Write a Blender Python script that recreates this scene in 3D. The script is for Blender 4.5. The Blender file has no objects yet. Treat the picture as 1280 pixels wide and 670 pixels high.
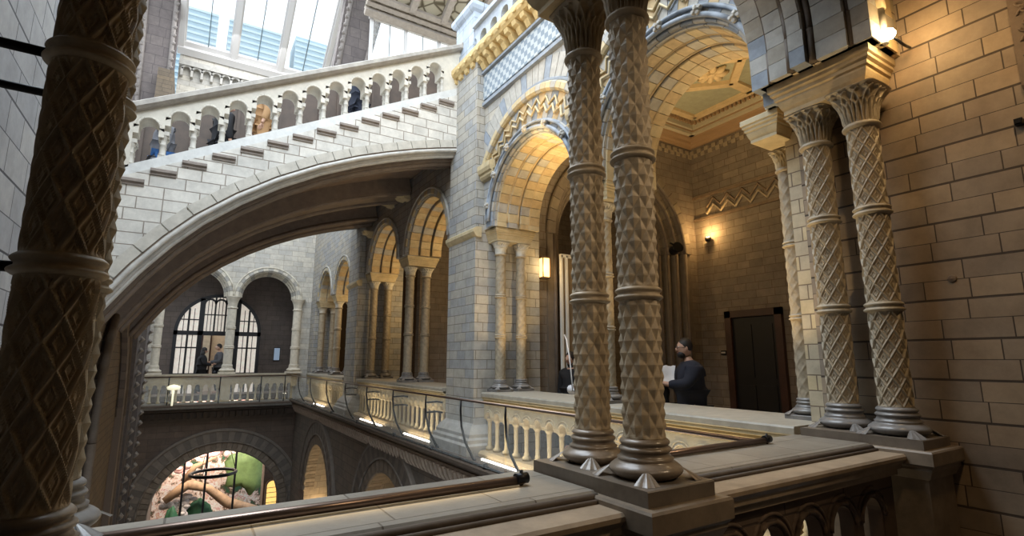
import bpy, math, random
from math import pi, sin, cos, sqrt, atan2, radians
from mathutils import Vector, Matrix
import numpy as np
random.seed(7)
sc = bpy.context.scene
COL = sc.collection

# ------------------------------------------------------------------ camera, world, light
# eye of the photographer is the origin; landing floor at z = -1.5
cam = bpy.data.objects.new('camera', bpy.data.cameras.new('camera'))
COL.objects.link(cam)
cam.data.sensor_width = 36.0
cam.data.lens = 650.0 / 1280.0 * 36.0
cam.data.clip_start = 0.02
cam.data.clip_end = 200
cam.location = (0, 0, 0)
cam.rotation_euler = (radians(100), 0, radians(-32))
sc.camera = cam
sc.view_settings.view_transform = 'Standard'
sc.view_settings.look = 'None'
sc.view_settings.gamma = 1
sc.view_settings.use_curve_mapping = False
sc.view_settings.exposure = 0.45

world = bpy.data.worlds.new('sky_world'); sc.world = world
world.use_nodes = True
bg = world.node_tree.nodes['Background']
bg.inputs[0].default_value = (0.82, 0.91, 1.0, 1)
bg.inputs[1].default_value = 1.5

WARM = (1.0, 0.70, 0.34)
def light(name, kind, loc, power, color=WARM, size=0.1, sizey=None, rot=None, target=None, spot=None, blend=0.6, spread=None):
    d = bpy.data.lights.new(name, kind)
    d.energy = power; d.color = color
    if kind == 'AREA':
        d.size = size
        if sizey: d.shape = 'RECTANGLE'; d.size_y = sizey
        if spread: d.spread = radians(spread)
    else:
        d.shadow_soft_size = size
    if kind == 'SPOT':
        d.spot_size = radians(spot); d.spot_blend = blend
    o = bpy.data.objects.new(name, d); COL.objects.link(o)
    o.location = loc
    if target is not None:
        o.rotation_euler = (Vector(target) - Vector(loc)).to_track_quat('-Z', 'Y').to_euler()
    elif rot: o.rotation_euler = rot
    return o

DAY = (0.80, 0.90, 1.0)
light('skylight_daylight', 'AREA', (1.2, 8.0, 11.5), 700, DAY, 3.6, 9.0, rot=(0, 0, 0))
light('window_daylight', 'AREA', (0.6, 3.4, 7.6), 190, DAY, 2.6, 2.6, target=(2.0, 9.5, 2.8))
light('roof_daylight', 'AREA', (-0.7, 4.4, 6.2), 130, DAY, 2.0, 3.0, target=(4.2, 5.6, 3.0))
light('far_daylight', 'AREA', (1.2, 18.2, 12.0), 250, (0.95, 0.97, 1.0), 3.6, 5.0, rot=(0, 0, 0))
# warm gallery lamps, then added fills for the near columns
light('bay_uplight', 'AREA', (6.4, 5.1, 2.3), 60, WARM, 1.2, 1.6, rot=(pi, 0, 0))
light('bay_lamp', 'POINT', (5.9, 4.3, 2.6), 22, WARM, size=0.15)
light('bay_floor_lamp', 'POINT', (5.6, 3.0, 3.4), 7, WARM, size=0.2)
light('pier_uplight', 'SPOT', (4.5, 6.1, -0.45), 80, WARM, size=0.06, target=(4.35, 7.3, 3.0), spot=95)
light('arch_uplight', 'SPOT', (4.55, 3.5, -0.4), 80, WARM, size=0.06, target=(4.5, 3.9, 3.2), spot=110)
light('next_bay_lamp', 'POINT', (5.6, 9.9, 2.2), 45, WARM, size=0.15)
light('third_bay_lamp', 'POINT', (5.5, 12.9, 1.8), 45, WARM, size=0.15)
light('far_bay_lamp', 'POINT', (5.4, 17.0, 1.8), 40, WARM, size=0.15)
light('jamb_uplight', 'SPOT', (3.75, 3.3, -0.3), 45, WARM, size=0.05, target=(4.5, 2.45, 1.2), spot=70)
light('near_ledge_light', 'AREA', (3.84, 3.5, -1.40), 9, (1, .80, .48), .05, 1.8, rot=(pi, 0, 0))
light('cornice_uplight', 'AREA', (3.35, 5.6, 3.2), 26, (1.0, 0.70, 0.33), 0.15, 4.5, target=(4.1, 5.8, 5.2))
light('column_side_fill', 'SPOT', (3.6, -1.0, 2.9), 130, (1.0, 0.74, 0.46), size=0.08, target=(2.2, 1.9, 0.3), spot=44, blend=.8)  # added spot bringing out relief on the middle columns, not a landing fixture
light('column_fill', 'SPOT', (0.5, -1.6, 2.7), 90, (1.0, 0.80, 0.58), size=0.10, target=(1.9, 2.0, 0.4), spot=32, blend=.8)  # added soft fill on the middle columns, not a landing fixture

# ------------------------------------------------------------------ materials
def nodes_of(m):
    m.use_nodes = True
    nt = m.node_tree
    b = nt.nodes['Principled BSDF']
    return nt, b
MATS = {}
def plain(name, col, rough=0.6, metal=0.0, emit=None, estr=0.0, noise=0.0, nscale=8.0, bump=0.0, spec=None):
    if name in MATS: return MATS[name]
    m = bpy.data.materials.new(name); nt, b = nodes_of(m)
    b.inputs['Base Color'].default_value = (*col, 1)
    b.inputs['Roughness'].default_value = rough
    b.inputs['Metallic'].default_value = metal
    if spec is not None: b.inputs['Specular IOR Level'].default_value = spec
    if emit:
        b.inputs['Emission Color'].default_value = (*emit, 1)
        b.inputs['Emission Strength'].default_value = estr
    if noise or bump:
        tc = nt.nodes.new('ShaderNodeTexCoord')
        n = nt.nodes.new('ShaderNodeTexNoise'); n.inputs['Scale'].default_value = nscale
        n.inputs['Detail'].default_value = 6; n.inputs['Roughness'].default_value = 0.65
        nt.links.new(tc.outputs['Object'], n.inputs['Vector'])
        if noise:
            r = nt.nodes.new('ShaderNodeMapRange')
            r.inputs[1].default_value = 0.3; r.inputs[2].default_value = 0.7
            r.inputs[3].default_value = 1 - noise; r.inputs[4].default_value = 1 + noise * .6
            nt.links.new(n.outputs[0], r.inputs[0])
            mx = nt.nodes.new('ShaderNodeVectorMath'); mx.operation = 'SCALE'
            mx.inputs[0].default_value = col
            nt.links.new(r.outputs[0], mx.inputs['Scale'])
            nt.links.new(mx.outputs[0], b.inputs['Base Color'])
        if bump:
            bp = nt.nodes.new('ShaderNodeBump'); bp.inputs['Strength'].default_value = bump
            bp.inputs['Distance'].default_value = 0.01
            nt.links.new(n.outputs[0], bp.inputs['Height']); nt.links.new(bp.outputs[0], b.inputs['Normal'])
    MATS[name] = m
    return m

def ashlar(name, c1, c2, mortar, bw, bh, axis, wob=0.0, c3=None, msize=0.006, rough=0.75, squash=0.7):
    """coursed stone blocks; axis = the wall's normal"""
    if name in MATS: return MATS[name]
    m = bpy.data.materials.new(name); nt, b = nodes_of(m); N = nt.nodes; K = nt.links
    tc = N.new('ShaderNodeTexCoord'); sp = N.new('ShaderNodeSeparateXYZ')
    K.new(tc.outputs['Object'], sp.inputs[0])
    cb = N.new('ShaderNodeCombineXYZ')
    a, v = {'X': (1, 2), 'Y': (0, 2), 'Z': (0, 1)}[axis]
    if axis == 'Z': K.new(sp.outputs[a], cb.inputs[0])
    else:
        ge = N.new('ShaderNodeNewGeometry'); s2 = N.new('ShaderNodeSeparateXYZ'); K.new(ge.outputs['True Normal'], s2.inputs[0])
        ab = N.new('ShaderNodeMath'); ab.operation = 'ABSOLUTE'; K.new(s2.outputs[1], ab.inputs[0])
        gt = N.new('ShaderNodeMath'); gt.operation = 'GREATER_THAN'; gt.inputs[1].default_value = .6; K.new(ab.outputs[0], gt.inputs[0])
        mf = N.new('ShaderNodeMix'); K.new(gt.outputs[0], mf.inputs[0]); K.new(sp.outputs[1], mf.inputs[2]); K.new(sp.outputs[0], mf.inputs[3])
        K.new(mf.outputs[0], cb.inputs[0])
    if wob:
        mu = N.new('ShaderNodeMath'); mu.operation = 'MULTIPLY'; mu.inputs[1].default_value = 2 * pi / (bh * 2)
        K.new(sp.outputs[v], mu.inputs[0])
        si = N.new('ShaderNodeMath'); si.operation = 'SINE'; K.new(mu.outputs[0], si.inputs[0])
        ma = N.new('ShaderNodeMath'); ma.operation = 'MULTIPLY_ADD'; ma.inputs[1].default_value = wob
        K.new(si.outputs[0], ma.inputs[0]); K.new(sp.outputs[v], ma.inputs[2])
        K.new(ma.outputs[0], cb.inputs[1])
    else:
        K.new(sp.outputs[v], cb.inputs[1])
    bt = N.new('ShaderNodeTexBrick')
    bt.inputs['Scale'].default_value = 1
    bt.inputs['Brick Width'].default_value = bw; bt.inputs['Row Height'].default_value = bh
    bt.inputs['Mortar Size'].default_value = msize; bt.inputs['Mortar Smooth'].default_value = 0.3
    bt.squash = squash; bt.squash_frequency = 3; bt.offset = 0.43; bt.offset_frequency = 2
    bt.inputs['Color1'].default_value = (*c1, 1); bt.inputs['Color2'].default_value = (*c2, 1)
    bt.inputs['Mortar'].default_value = (*mortar, 1)
    K.new(cb.outputs[0], bt.inputs['Vector'])
    n = N.new('ShaderNodeTexNoise'); n.inputs['Scale'].default_value = 5; n.inputs['Detail'].default_value = 8
    n.inputs['Roughness'].default_value = 0.7
    K.new(tc.outputs['Object'], n.inputs['Vector'])
    r = N.new('ShaderNodeMapRange'); r.inputs[1].default_value = .25; r.inputs[2].default_value = .75
    r.inputs[3].default_value = .72; r.inputs[4].default_value = 1.22
    K.new(n.outputs[0], r.inputs[0])
    last = bt.outputs['Color']
    if c3:
        n2 = N.new('ShaderNodeTexNoise'); n2.inputs['Scale'].default_value = 1.3; n2.inputs['Detail'].default_value = 3
        K.new(tc.outputs['Object'], n2.inputs['Vector'])
        r2 = N.new('ShaderNodeMapRange'); r2.inputs[1].default_value = .45; r2.inputs[2].default_value = .62
        K.new(n2.outputs[0], r2.inputs[0])
        mx = N.new('ShaderNodeMix'); mx.data_type = 'RGBA'; mx.blend_type = 'MULTIPLY'
        K.new(r2.outputs[0], mx.inputs[0]); K.new(last, mx.inputs[6]); mx.inputs[7].default_value = (*c3, 1)
        last = mx.outputs[2]
    vm = N.new('ShaderNodeVectorMath'); vm.operation = 'SCALE'
    K.new(last, vm.inputs[0]); K.new(r.outputs[0], vm.inputs['Scale'])
    K.new(vm.outputs[0], b.inputs['Base Color'])
    b.inputs['Roughness'].default_value = rough
    ad = N.new('ShaderNodeMath'); ad.operation = 'MULTIPLY_ADD'; ad.inputs[1].default_value = -1.0
    K.new(bt.outputs['Fac'], ad.inputs[0])
    sc2 = N.new('ShaderNodeMath'); sc2.operation = 'MULTIPLY'; sc2.inputs[1].default_value = 0.4
    K.new(n.outputs[0], sc2.inputs[0]); K.new(sc2.outputs[0], ad.inputs[2])
    bp = N.new('ShaderNodeBump'); bp.inputs['Strength'].default_value = 0.6; bp.inputs['Distance'].default_value = 0.008
    K.new(ad.outputs[0], bp.inputs['Height']); K.new(bp.outputs[0], b.inputs['Normal'])
    MATS[name] = m
    return m

BUFF = plain('buff_stone', (0.50, 0.37, 0.20), 0.7, noise=.25, bump=.3)
BUFFL = plain('pale_buff_stone', (0.52, 0.42, 0.25), 0.7, noise=.2, bump=.3)
BLUE = plain('blue_grey_stone', (0.25, 0.28, 0.32), 0.7, noise=.25, bump=.3)
GREYS = plain('grey_stone', (0.40, 0.38, 0.34), 0.7, noise=.25, bump=.3)
CREAM = plain('cream_stone', (0.62, 0.57, 0.47), 0.75, noise=.2, bump=.3)
COLM = plain('column_stone', (0.42, 0.335, 0.225), 0.5, noise=.3, nscale=14, bump=.35)
COLR = plain('grey_column_stone', (0.36, 0.30, 0.21), 0.55, noise=.3, nscale=14, bump=.35)
BASEM = plain('polished_base_stone', (0.24, 0.19, 0.14), 0.28, noise=.35, nscale=9, bump=.15)
BASEG = plain('polished_grey_base_stone', (0.20, 0.19, 0.18), 0.28, noise=.35, nscale=9, bump=.15)
COPE = ashlar('coping_stone', (0.26, 0.23, 0.185), (0.20, 0.18, 0.15), (0.10, 0.08, 0.06), 0.62, 0.31, 'Z', msize=.004, rough=.45)
COPEY = ashlar('coping_stone_gallery', (0.42, 0.36, 0.25), (0.36, 0.31, 0.23), (0.2, 0.15, 0.1), 0.62, 0.25, 'X', msize=.004, rough=.5)
DARKST = plain('dark_stone', (0.10, 0.075, 0.055), 0.7, noise=.3, bump=.3)
BROWNST = plain('brown_stone', (0.19, 0.135, 0.09), 0.65, noise=.3, bump=.3)
IRON = plain('black_iron', (0.012, 0.012, 0.014), 0.4, 0.6)
BRONZE = plain('bronze_tube', (0.21, 0.15, 0.12), 0.3, 0.8)
WOODD = plain('dark_red_wood', (0.055, 0.022, 0.014), 0.45, noise=.3, nscale=5)
BLACKD = plain('black_door', (0.006, 0.005, 0.005), 0.5)
W_FAC = ashlar('facade_blocks', (0.43, 0.39, 0.32), (0.31, 0.315, 0.315), (0.17, 0.145, 0.11), 0.42, 0.15, 'X')
W_FACY = ashlar('facade_blocks_side', (0.56, 0.45, 0.27), (0.46, 0.39, 0.28), (0.2, 0.15, 0.1), 0.36, 0.125, 'Y')
W_STAIR = ashlar('stair_blocks', (0.66, 0.63, 0.57), (0.54, 0.52, 0.475), (0.28, 0.24, 0.2), 0.42, 0.165, 'Y', msize=.008)
W_RIGHT = ashlar('landing_wall_blocks', (0.37, 0.28, 0.185), (0.25, 0.20, 0.15), (0.07, 0.05, 0.035), 0.37, 0.135, 'X', wob=.022, c3=(.8, .75, .7), msize=.0045)
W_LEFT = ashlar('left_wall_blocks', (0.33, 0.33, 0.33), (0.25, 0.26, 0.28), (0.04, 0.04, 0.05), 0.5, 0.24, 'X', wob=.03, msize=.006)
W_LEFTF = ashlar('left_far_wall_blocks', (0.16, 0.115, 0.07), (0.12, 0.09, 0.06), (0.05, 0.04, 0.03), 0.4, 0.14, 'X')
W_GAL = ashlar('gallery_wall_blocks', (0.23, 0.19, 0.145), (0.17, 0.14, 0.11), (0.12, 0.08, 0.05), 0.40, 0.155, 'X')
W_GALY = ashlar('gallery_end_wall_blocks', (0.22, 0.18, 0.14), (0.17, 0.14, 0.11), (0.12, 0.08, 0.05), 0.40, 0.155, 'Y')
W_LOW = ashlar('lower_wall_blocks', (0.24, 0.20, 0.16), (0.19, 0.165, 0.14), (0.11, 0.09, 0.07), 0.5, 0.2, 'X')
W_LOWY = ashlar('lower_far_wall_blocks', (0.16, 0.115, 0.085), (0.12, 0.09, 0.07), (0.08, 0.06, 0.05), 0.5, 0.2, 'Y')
W_FAR = ashlar('far_wall_blocks', (0.56, 0.52, 0.44), (0.44, 0.42, 0.38), (0.3, 0.26, 0.2), 0.5, 0.2, 'Y')
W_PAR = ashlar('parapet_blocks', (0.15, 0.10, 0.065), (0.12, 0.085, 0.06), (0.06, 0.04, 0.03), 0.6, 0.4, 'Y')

# ------------------------------------------------------------------ mesh builder
def mapX(X0=0):      # arcade running along Y; u = Y, d = X
    return lambda u, d, z: (d, u, z)
def mapY():          # arcade running along X; u = X, d = Y
    return lambda u, d, z: (u, d, z)
MX, MY = mapX(), mapY()

class MB:
    def __init__(s): s.v = []; s.f = []; s.m = []; s.sm = []
    def add(s, vs, fs, m=0, smooth=False):
        o = len(s.v); s.v += [tuple(p) for p in vs]
        for f in fs:
            s.f.append([i + o for i in f]); s.m.append(m); s.sm.append(smooth)
    def box(s, x0, x1, y0, y1, z0, z1, m=0):
        vs = [(x, y, z) for z in (z0, z1) for y in (y0, y1) for x in (x0, x1)]
        s.add(vs, [(0, 2, 3, 1), (4, 5, 7, 6), (0, 1, 5, 4), (2, 6, 7, 3), (0, 4, 6, 2), (1, 3, 7, 5)], m)
    def prism(s, prof, u0, u1, mp, m=0, smooth=False):
        """prof: (d,z) polygon swept from u0 to u1"""
        n = len(prof)
        vs = [mp(u0, d, z) for d, z in prof] + [mp(u1, d, z) for d, z in prof]
        s.add(vs, [(i, (i + 1) % n, n + (i + 1) % n, n + i) for i in range(n)], m, smooth)
        s.add(vs, [tuple(range(n))[::-1], tuple(range(n, 2 * n))], m)
    def grid(s, rows, m=0, closed=False, smooth=True):
        R, C = len(rows), len(rows[0])
        vs = [p for r in rows for p in r]
        fs = []
        for i in range(R - 1):
            for j in range(C if closed else C - 1):
                k = (j + 1) % C
                fs.append((i * C + j, i * C + k, (i + 1) * C + k, (i + 1) * C + j))
        s.add(vs, fs, m, smooth)
    def lathe(s, prof, cx=0, cy=0, seg=32, m=0, fn=None, smooth=True, caps=True):
        rows = []
        for r, z in prof:
            row = []
            for j in range(seg):
                a = 2 * pi * j / seg
                rr = r + (fn(a, z) if fn else 0)
                row.append((cx + rr * cos(a), cy + rr * sin(a), z))
            rows.append(row)
        s.grid(rows, m, True, smooth)
        if caps:
            s.add(rows[0], [tuple(range(seg))[::-1]], m); s.add(rows[-1], [tuple(range(seg))], m)
    def tube(s, pts, r, seg=10, m=0, caps=True):
        pts = [Vector(p) for p in pts]
        rows = []
        up = Vector((0, 0, 1))
        for i, p in enumerate(pts):
            t = (pts[min(i + 1, len(pts) - 1)] - pts[max(i - 1, 0)]).normalized()
            u = t.cross(up if abs(t.z) < .95 else Vector((1, 0, 0))).normalized(); w = u.cross(t)
            rr = r[i] if isinstance(r, (list, tuple)) else r
            rows.append([tuple(p + u * rr * cos(2 * pi * j / seg) + w * rr * sin(2 * pi * j / seg)) for j in range(seg)])
        s.grid(rows, m, True, True)
        if caps:
            s.add(rows[0], [tuple(range(seg))], m); s.add(rows[-1], [tuple(range(seg))[::-1]], m)
    def strip(s, us, lo, hi, d0, d1, mp, m=0, smooth=False):
        n = len(us)
        F0 = [mp(u, d0, z) for u, z in zip(us, lo)]; F1 = [mp(u, d0, z) for u, z in zip(us, hi)]
        B0 = [mp(u, d1, z) for u, z in zip(us, lo)]; B1 = [mp(u, d1, z) for u, z in zip(us, hi)]
        q = [(i, i + 1, n + i + 1, n + i) for i in range(n - 1)]
        s.add(F0 + F1, q, m); s.add(B0 + B1, q, m); s.add(F1 + B1, q, m); s.add(F0 + B0, q, m, smooth)
        s.add([F0[0], F1[0], B1[0], B0[0]], [(0, 1, 2, 3)], m)
        s.add([F0[-1], F1[-1], B1[-1], B0[-1]], [(0, 1, 2, 3)], m)
    def arc(s, uc, zc, prof, mp, n, cols=(0,), a0=0.0, a1=pi, sub=2, gap=0.0, smooth=False):
        """prof: (r,d) closed polygon swept round (uc,zc) as n blocks"""
        k = len(prof)
        for i in range(n):
            b0 = a0 + (a1 - a0) * i / n; b1 = a0 + (a1 - a0) * (i + 1) / n
            b0 += gap; b1 -= gap
            rows = []
            for j in range(sub + 1):
                a = b0 + (b1 - b0) * j / sub
                rows.append([mp(uc + r * cos(a), d, zc + r * sin(a)) for r, d in prof])
            c = cols[i % len(cols)]
            s.grid(rows, c, True, smooth)
            s.add(rows[0], [tuple(range(k))], c); s.add(rows[-1], [tuple(range(k))[::-1]], c)
    def build(s, name, mats, parent=None):
        me = bpy.data.meshes.new(name)
        me.from_pydata(s.v, [], s.f)
        if not isinstance(mats, (list, tuple)): mats = [mats]
        for mt in mats: me.materials.append(mt)
        me.polygons.foreach_set('material_index', s.m)
        me.polygons.foreach_set('use_smooth', s.sm)
        me.update()
        import bmesh
        bm = bmesh.new(); bm.from_mesh(me)
        bmesh.ops.remove_doubles(bm, verts=bm.verts, dist=1e-5)
        bmesh.ops.recalc_face_normals(bm, faces=bm.faces)
        bm.to_mesh(me); bm.free()
        o = bpy.data.objects.new(name, me); COL.objects.link(o)
        if parent: o.parent = parent
        return o

def tag(o, label=None, cat=None, group=None, kind=None):
    if label: o['label'] = label
    if cat: o['category'] = cat
    if group: o['group'] = group
    if kind: o['kind'] = kind
    return o
def root(name, label, cat, loc=(0, 0, 0), group=None, kind='thing'):
    o = bpy.data.objects.new(name, None); COL.objects.link(o); o.location = loc
    o.empty_display_size = .1
    return tag(o, label, cat, group, kind)
def struct(mb, name, mats): return tag(mb.build(name, mats), kind='structure')
def kids(o): return [c for c in bpy.data.objects if c.parent == o]
KID = {}
def copy_tree(o, parent=None):
    c = o.copy(); COL.objects.link(c)
    if parent: c.parent = parent
    for ch in KID.get(o.name) or kids(o): copy_tree(ch, c)
    return c
def remember(o):
    KID[o.name] = kids(o)
    for c in KID[o.name]: remember(c)
def circ(r0, d0, rr, n=10):
    return [(r0 + rr * cos(2 * pi * i / n), d0 + rr * sin(2 * pi * i / n)) for i in range(n)]
def rect(r0, r1, d0, d1, b=0.0):
    if b: return [(r0 + b, d0), (r1 - b, d0), (r1, d0 + b), (r1, d1), (r0, d1), (r0, d0 + b)]
    return [(r0, d0), (r1, d0), (r1, d1), (r0, d1)]

def arch_wall(mb, segs, ztop, d0, d1, mp, m=0, N=28):
    """segs: ('s',u0,u1,zbase) solid | ('a',u0,u1,zspring) round arch"""
    for sgm in segs:
        t, a, b, z = sgm[:4]
        if t == 's': mb.strip([a, b], [z, z], [ztop, ztop], d0, d1, mp, m)
        else:
            c, r = (a + b) / 2, (b - a) / 2
            us = [c - r * cos(pi * i / N) for i in range(N + 1)]
            lo = [z + r * sin(pi * i / N) for i in range(N + 1)]
            mb.strip(us, lo, [ztop] * (N + 1), d0, d1, mp, m)

# ------------------------------------------------------------------ columns
def rel_pyr(n, h, amp):
    def f(a, z):
        u = a / (2 * pi) * n + z / h; v = a / (2 * pi) * n - z / h
        u -= math.floor(u); v -= math.floor(v)
        return amp * (1 - 2 * max(abs(u - .5), abs(v - .5))) - amp * .6
    return f
def rel_lat(n, h, amp):
    def f(a, z):
        u = a / (2 * pi) * n + z / h; v = a / (2 * pi) * n - z / h
        u -= math.floor(u); v -= math.floor(v)
        e = min(min(u, 1 - u), min(v, 1 - v))
        rib = max(0, 1 - e / .13) ** .7
        r2 = max(abs(u - .5), abs(v - .5))
        leaf = max(0, 1 - abs(r2 - .2) / .07) * .55
        return amp * (max(rib, leaf)) - amp * .8
    return f

def bulge(r, z0, z1, amp, n=6):
    return [(r + amp * sin(pi * i / n), z0 + (z1 - z0) * i / n) for i in range(n + 1)]

def make_column(name, label, cat, x, y, zb, zneck, ztop, r, rings, relief, mats, group=None, seg=72, dz=.009,
                capn=6, spurs=True, plinth=True, capx=1.75, detail=True, plab=None):
    """mats: shaft, base, capital"""
    R = root(name, label, cat, (x, y, zb), group)
    sm, bm_, cm = mats
    H = zneck - zb; nz = zneck - zb
    if plinth == 'low': zz = 0.0
    elif plinth:
        q = MB(); w = r * 1.78; h = .05 * r / .11
        q.prism([(-w, 0), (w, 0), (w, h * .85), (w - .006, h), (-w + .006, h), (-w, h * .85)], -w, w, MX)
        q.build('plinth', bm_, R); zz = h
    else: zz = 0.0
    k = r / .11
    # base
    b = MB()
    pr = [(r * 1.02, zz)] + bulge(r * 1.3, zz, zz + .085 * k, r * .42, 10)
    pr += [(r * 1.30, zz + .088 * k), (r * 1.33, zz + .098 * k), (r * 1.22, zz + .104 * k), (r * 1.13, zz + .125 * k)]
    pr += bulge(r * 1.13, zz + .125 * k, zz + .155 * k, r * .12) + bulge(r * 1.08, zz + .160 * k, zz + .19 * k, r * .10)
    pr += [(r * 1.0, zz + .195 * k)]
    zs = zz + .195 * k
    b.lathe(pr, 0, 0, min(seg, 48)); b.build('base', bm_, R)
    if spurs:
        for i in range(4):
            a = pi / 4 + i * pi / 2
            q = MB(); rows = []
            for t in range(7):
                tt = t / 6
                row = []
                for j in range(13):
                    ph = -1.25 + 2.5 * j / 12
                    fl = 1 + .10 * cos(ph * 10)
                    rad = .052 * k * (1 - tt) ** .8 * fl
                    bx = r * 1.78 * 1.30 - .055 * k * tt - .03 * k
                    px = bx + rad * cos(ph); py = rad * sin(ph) * 1.15
                    row.append((px * cos(a) - py * sin(a), px * sin(a) + py * cos(a), zz + .058 * k * tt + .001))
                rows.append(row)
            q.grid(rows, 0, False, False); q.build('corner_spur', bm_, R)
    # shaft drums and collars
    f = relief
    rg = sorted(z - zb for z in rings)
    zc0 = zneck - zb
    edges = [zs] + rg + [zc0]
    s = MB()
    for i in range(len(edges) - 1):
        a0 = edges[i] + (.0 if i == 0 else .034 * k); a1 = edges[i + 1] - (.034 * k if i < len(edges) - 2 else 0)
        n = max(2, int((a1 - a0) / dz)) if f else 2
        prof = [(r * .985, a0)] + [(r, a0 + (a1 - a0) * (j + .5) / n) for j in range(n)] + [(r * .985, a1)]
        ff = None
        if f:
            def ff(a, z, a0=a0, a1=a1):
                e = min(z - a0, a1 - z) / .02
                return f(a, z - a0) * (1 if e > 1 else max(e, 0))
        s.lathe(prof, 0, 0, seg if f else 24, 0, ff, smooth=not (f and seg > 80), caps=False)
    s.build('shaft', sm, R)
    for z in rg:
        q = MB()
        q.lathe([(r * .99, z - .036 * k)] + bulge(r * 1.04, z - .036 * k, z - .004 * k, r * .16) + [(r * 1.05, z)] + bulge(r * 1.04, z + .004 * k, z + .034 * k, r * .12) + [(r * .99, z + .036 * k)], 0, 0, min(seg, 48))
        q.build('collar', sm, R)
    q = MB(); q.lathe([(r * .98, zc0 - .006)] + bulge(r * 1.05, zc0 - .006, zc0 + .04 * k, r * .17, 8) + [(r * .98, zc0 + .04 * k)], 0, 0, min(seg, 48))
    q.build('neck_ring', sm, R)
    # capital
    z0 = zc0 + .036 * k; z1 = ztop - zb; hh = z1 - z0
    n = (44 if seg > 60 else 26) if detail else 8; sg = (160 if seg > 60 else 96) if detail else 24
    rows = []
    for i in range(n + 1):
        t = i / n; row = []
        base = r * (1.0 + (capx - 1) * t ** 2.2)
        for j in range(sg):
            a = 2 * pi * j / sg
            sq = min(1 / max(abs(cos(a)), abs(sin(a))), 1.32)
            rr = base * (1 + (sq - 1) * t ** 3 * .75)
            if detail:
                rel = 0
                for ph in (0, .5):
                    aa = a * capn / 2 / pi * 1.0 + ph
                    aa = abs(aa - math.floor(aa) - .5) * 2
                    for sc_ in (1.0, .62):
                        tt = t / (.93 * (1 if sc_ == 1 else .72))
                        if tt < 1:
                            hw = sqrt(max(0, 1 - tt ** 2.6)) * sc_
                            rel = max(rel, math.exp(-((aa - hw) / .12) ** 2))
                rr += (rel * .34 - .20) * r * min(1, t * 8, (1 - t) * 12)
            row.append((rr * cos(a), rr * sin(a), z0 + hh * t))
        rows.append(row)
    c = MB(); c.grid(rows, 0, True, not detail or True)
    c.add(rows[-1], [tuple(range(sg))], 0)
    c.build('capital', cm, R)
    remember(R)
    return R

def impost(name, label, x0, x1, y0, y1, z0, z1, spread, mats, cat='impost block', group=None, parent=None):
    """stepped abacus block flaring outward from (x0..x1,y0..y1) at z0"""
    prof = [(0, 0), (.18, .02), (.18, .14), (.34, .24), (.5, .40), (.5, .46), (.66, .50), (.66, .60), (.86, .66), (.86, .74), (1, .78), (1, .97), (.96, 1)]
    q = MB(); rows = []
    for e, t in prof:
        d = spread * e; z = z0 + (z1 - z0) * t
        rows.append([(x0 - d, y0 - d, z), (x1 + d, y0 - d, z), (x1 + d, y1 + d, z), (x0 - d, y1 + d, z)])
    q.grid(rows, 0, True, False); q.add(rows[0], [(3, 2, 1, 0)]); q.add(rows[-1], [(0, 1, 2, 3)])
    o = q.build(name, mats, parent)
    if not parent: tag(o, label, cat, group, 'thing')
    return o

# ================================================================== LARGE STRUCTURE
FZ = -1.5
# landing where the viewer stands
m = MB(); m.box(-1.1, 4.42, -3.0, 1.62, FZ - .3, FZ); struct(m, 'floor_landing', ashlar('floor_tiles', (.12, .09, .07), (.10, .08, .06), (.05, .04, .03), .5, .5, 'Z'))
m = MB(); m.box(4.42, 4.85, -3.0, 2.33, FZ - .3, 6.6)
struct(m, 'wall_right', W_RIGHT)
m = MB(); m.box(-1.5, 4.8, -3.4, -3.0, FZ, 5.4); struct(m, 'wall_rear', W_GALY)
m = MB(); m.box(-1.5, 4.8, -3.4, 1.4, 5.0, 5.4); struct(m, 'ceiling_landing', BUFF)
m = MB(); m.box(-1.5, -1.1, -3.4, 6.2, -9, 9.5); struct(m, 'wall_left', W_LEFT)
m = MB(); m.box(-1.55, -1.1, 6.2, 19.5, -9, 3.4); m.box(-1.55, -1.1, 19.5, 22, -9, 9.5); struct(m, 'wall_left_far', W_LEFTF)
m = MB(); m.box(-7, -2.12, 20.02, 20.5, 3, 17); struct(m, 'wall_left_upper', BROWNST)
m = MB(); m.box(-2, 12, 1.6, 34, -9.3, -9); struct(m, 'floor_hall', plain('hall_floor', (.16, .13, .1), .5, noise=.2))

# arcade over the near parapet (round arches from pair to pair)
ZS = 2.27
m = MB()
arch_wall(m, [('s', -1.1, -.55, ZS), ('a', -.1, 1.54, ZS + .28), ('s', 1.54, 2.0, ZS), ('a', 2.0, 3.97, ZS + .28), ('s', 3.97, 4.42, ZS), ('s', -.55, -.1, ZS)], 6.2, 1.50, 2.36, MY)
struct(m, 'wall_near_arcade', W_FACY)

# main arcade wall, plane x = 4.0 .. 4.95
FX0, FX1 = 4.0, 4.95
m = MB()
S = 2.15
arch_wall(m, [('s', 2.33, 2.42, S), ('a', 2.42, 4.50, S + .23), ('s', 4.50, 5.02, S), ('a', 5.02, 7.12, S + .08), ('s', 7.12, 7.5, S),
              ('s', 7.5, 8.5, -2.0), ('s', 8.5, 8.95, S), ('a', 8.95, 11.1, S + .2), ('s', 11.1, 11.75, S + .2),
              ('a', 11.75, 13.9, S + .2), ('s', 13.9, 14.4, S + .2), ('s', 14.4, 15.4, -2.0),
              ('s', 15.4, 15.8, S), ('a', 15.8, 17.75, S), ('s', 17.75, 18.25, S), ('a', 18.25, 20.2, S), ('s', 20.2, 20.7, S), ('s', 20.7, 21.9, -2.0)],
          5.45, FX0 + .12, FX1, MX)
struct(m, 'wall_arcade', W_FAC)
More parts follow.
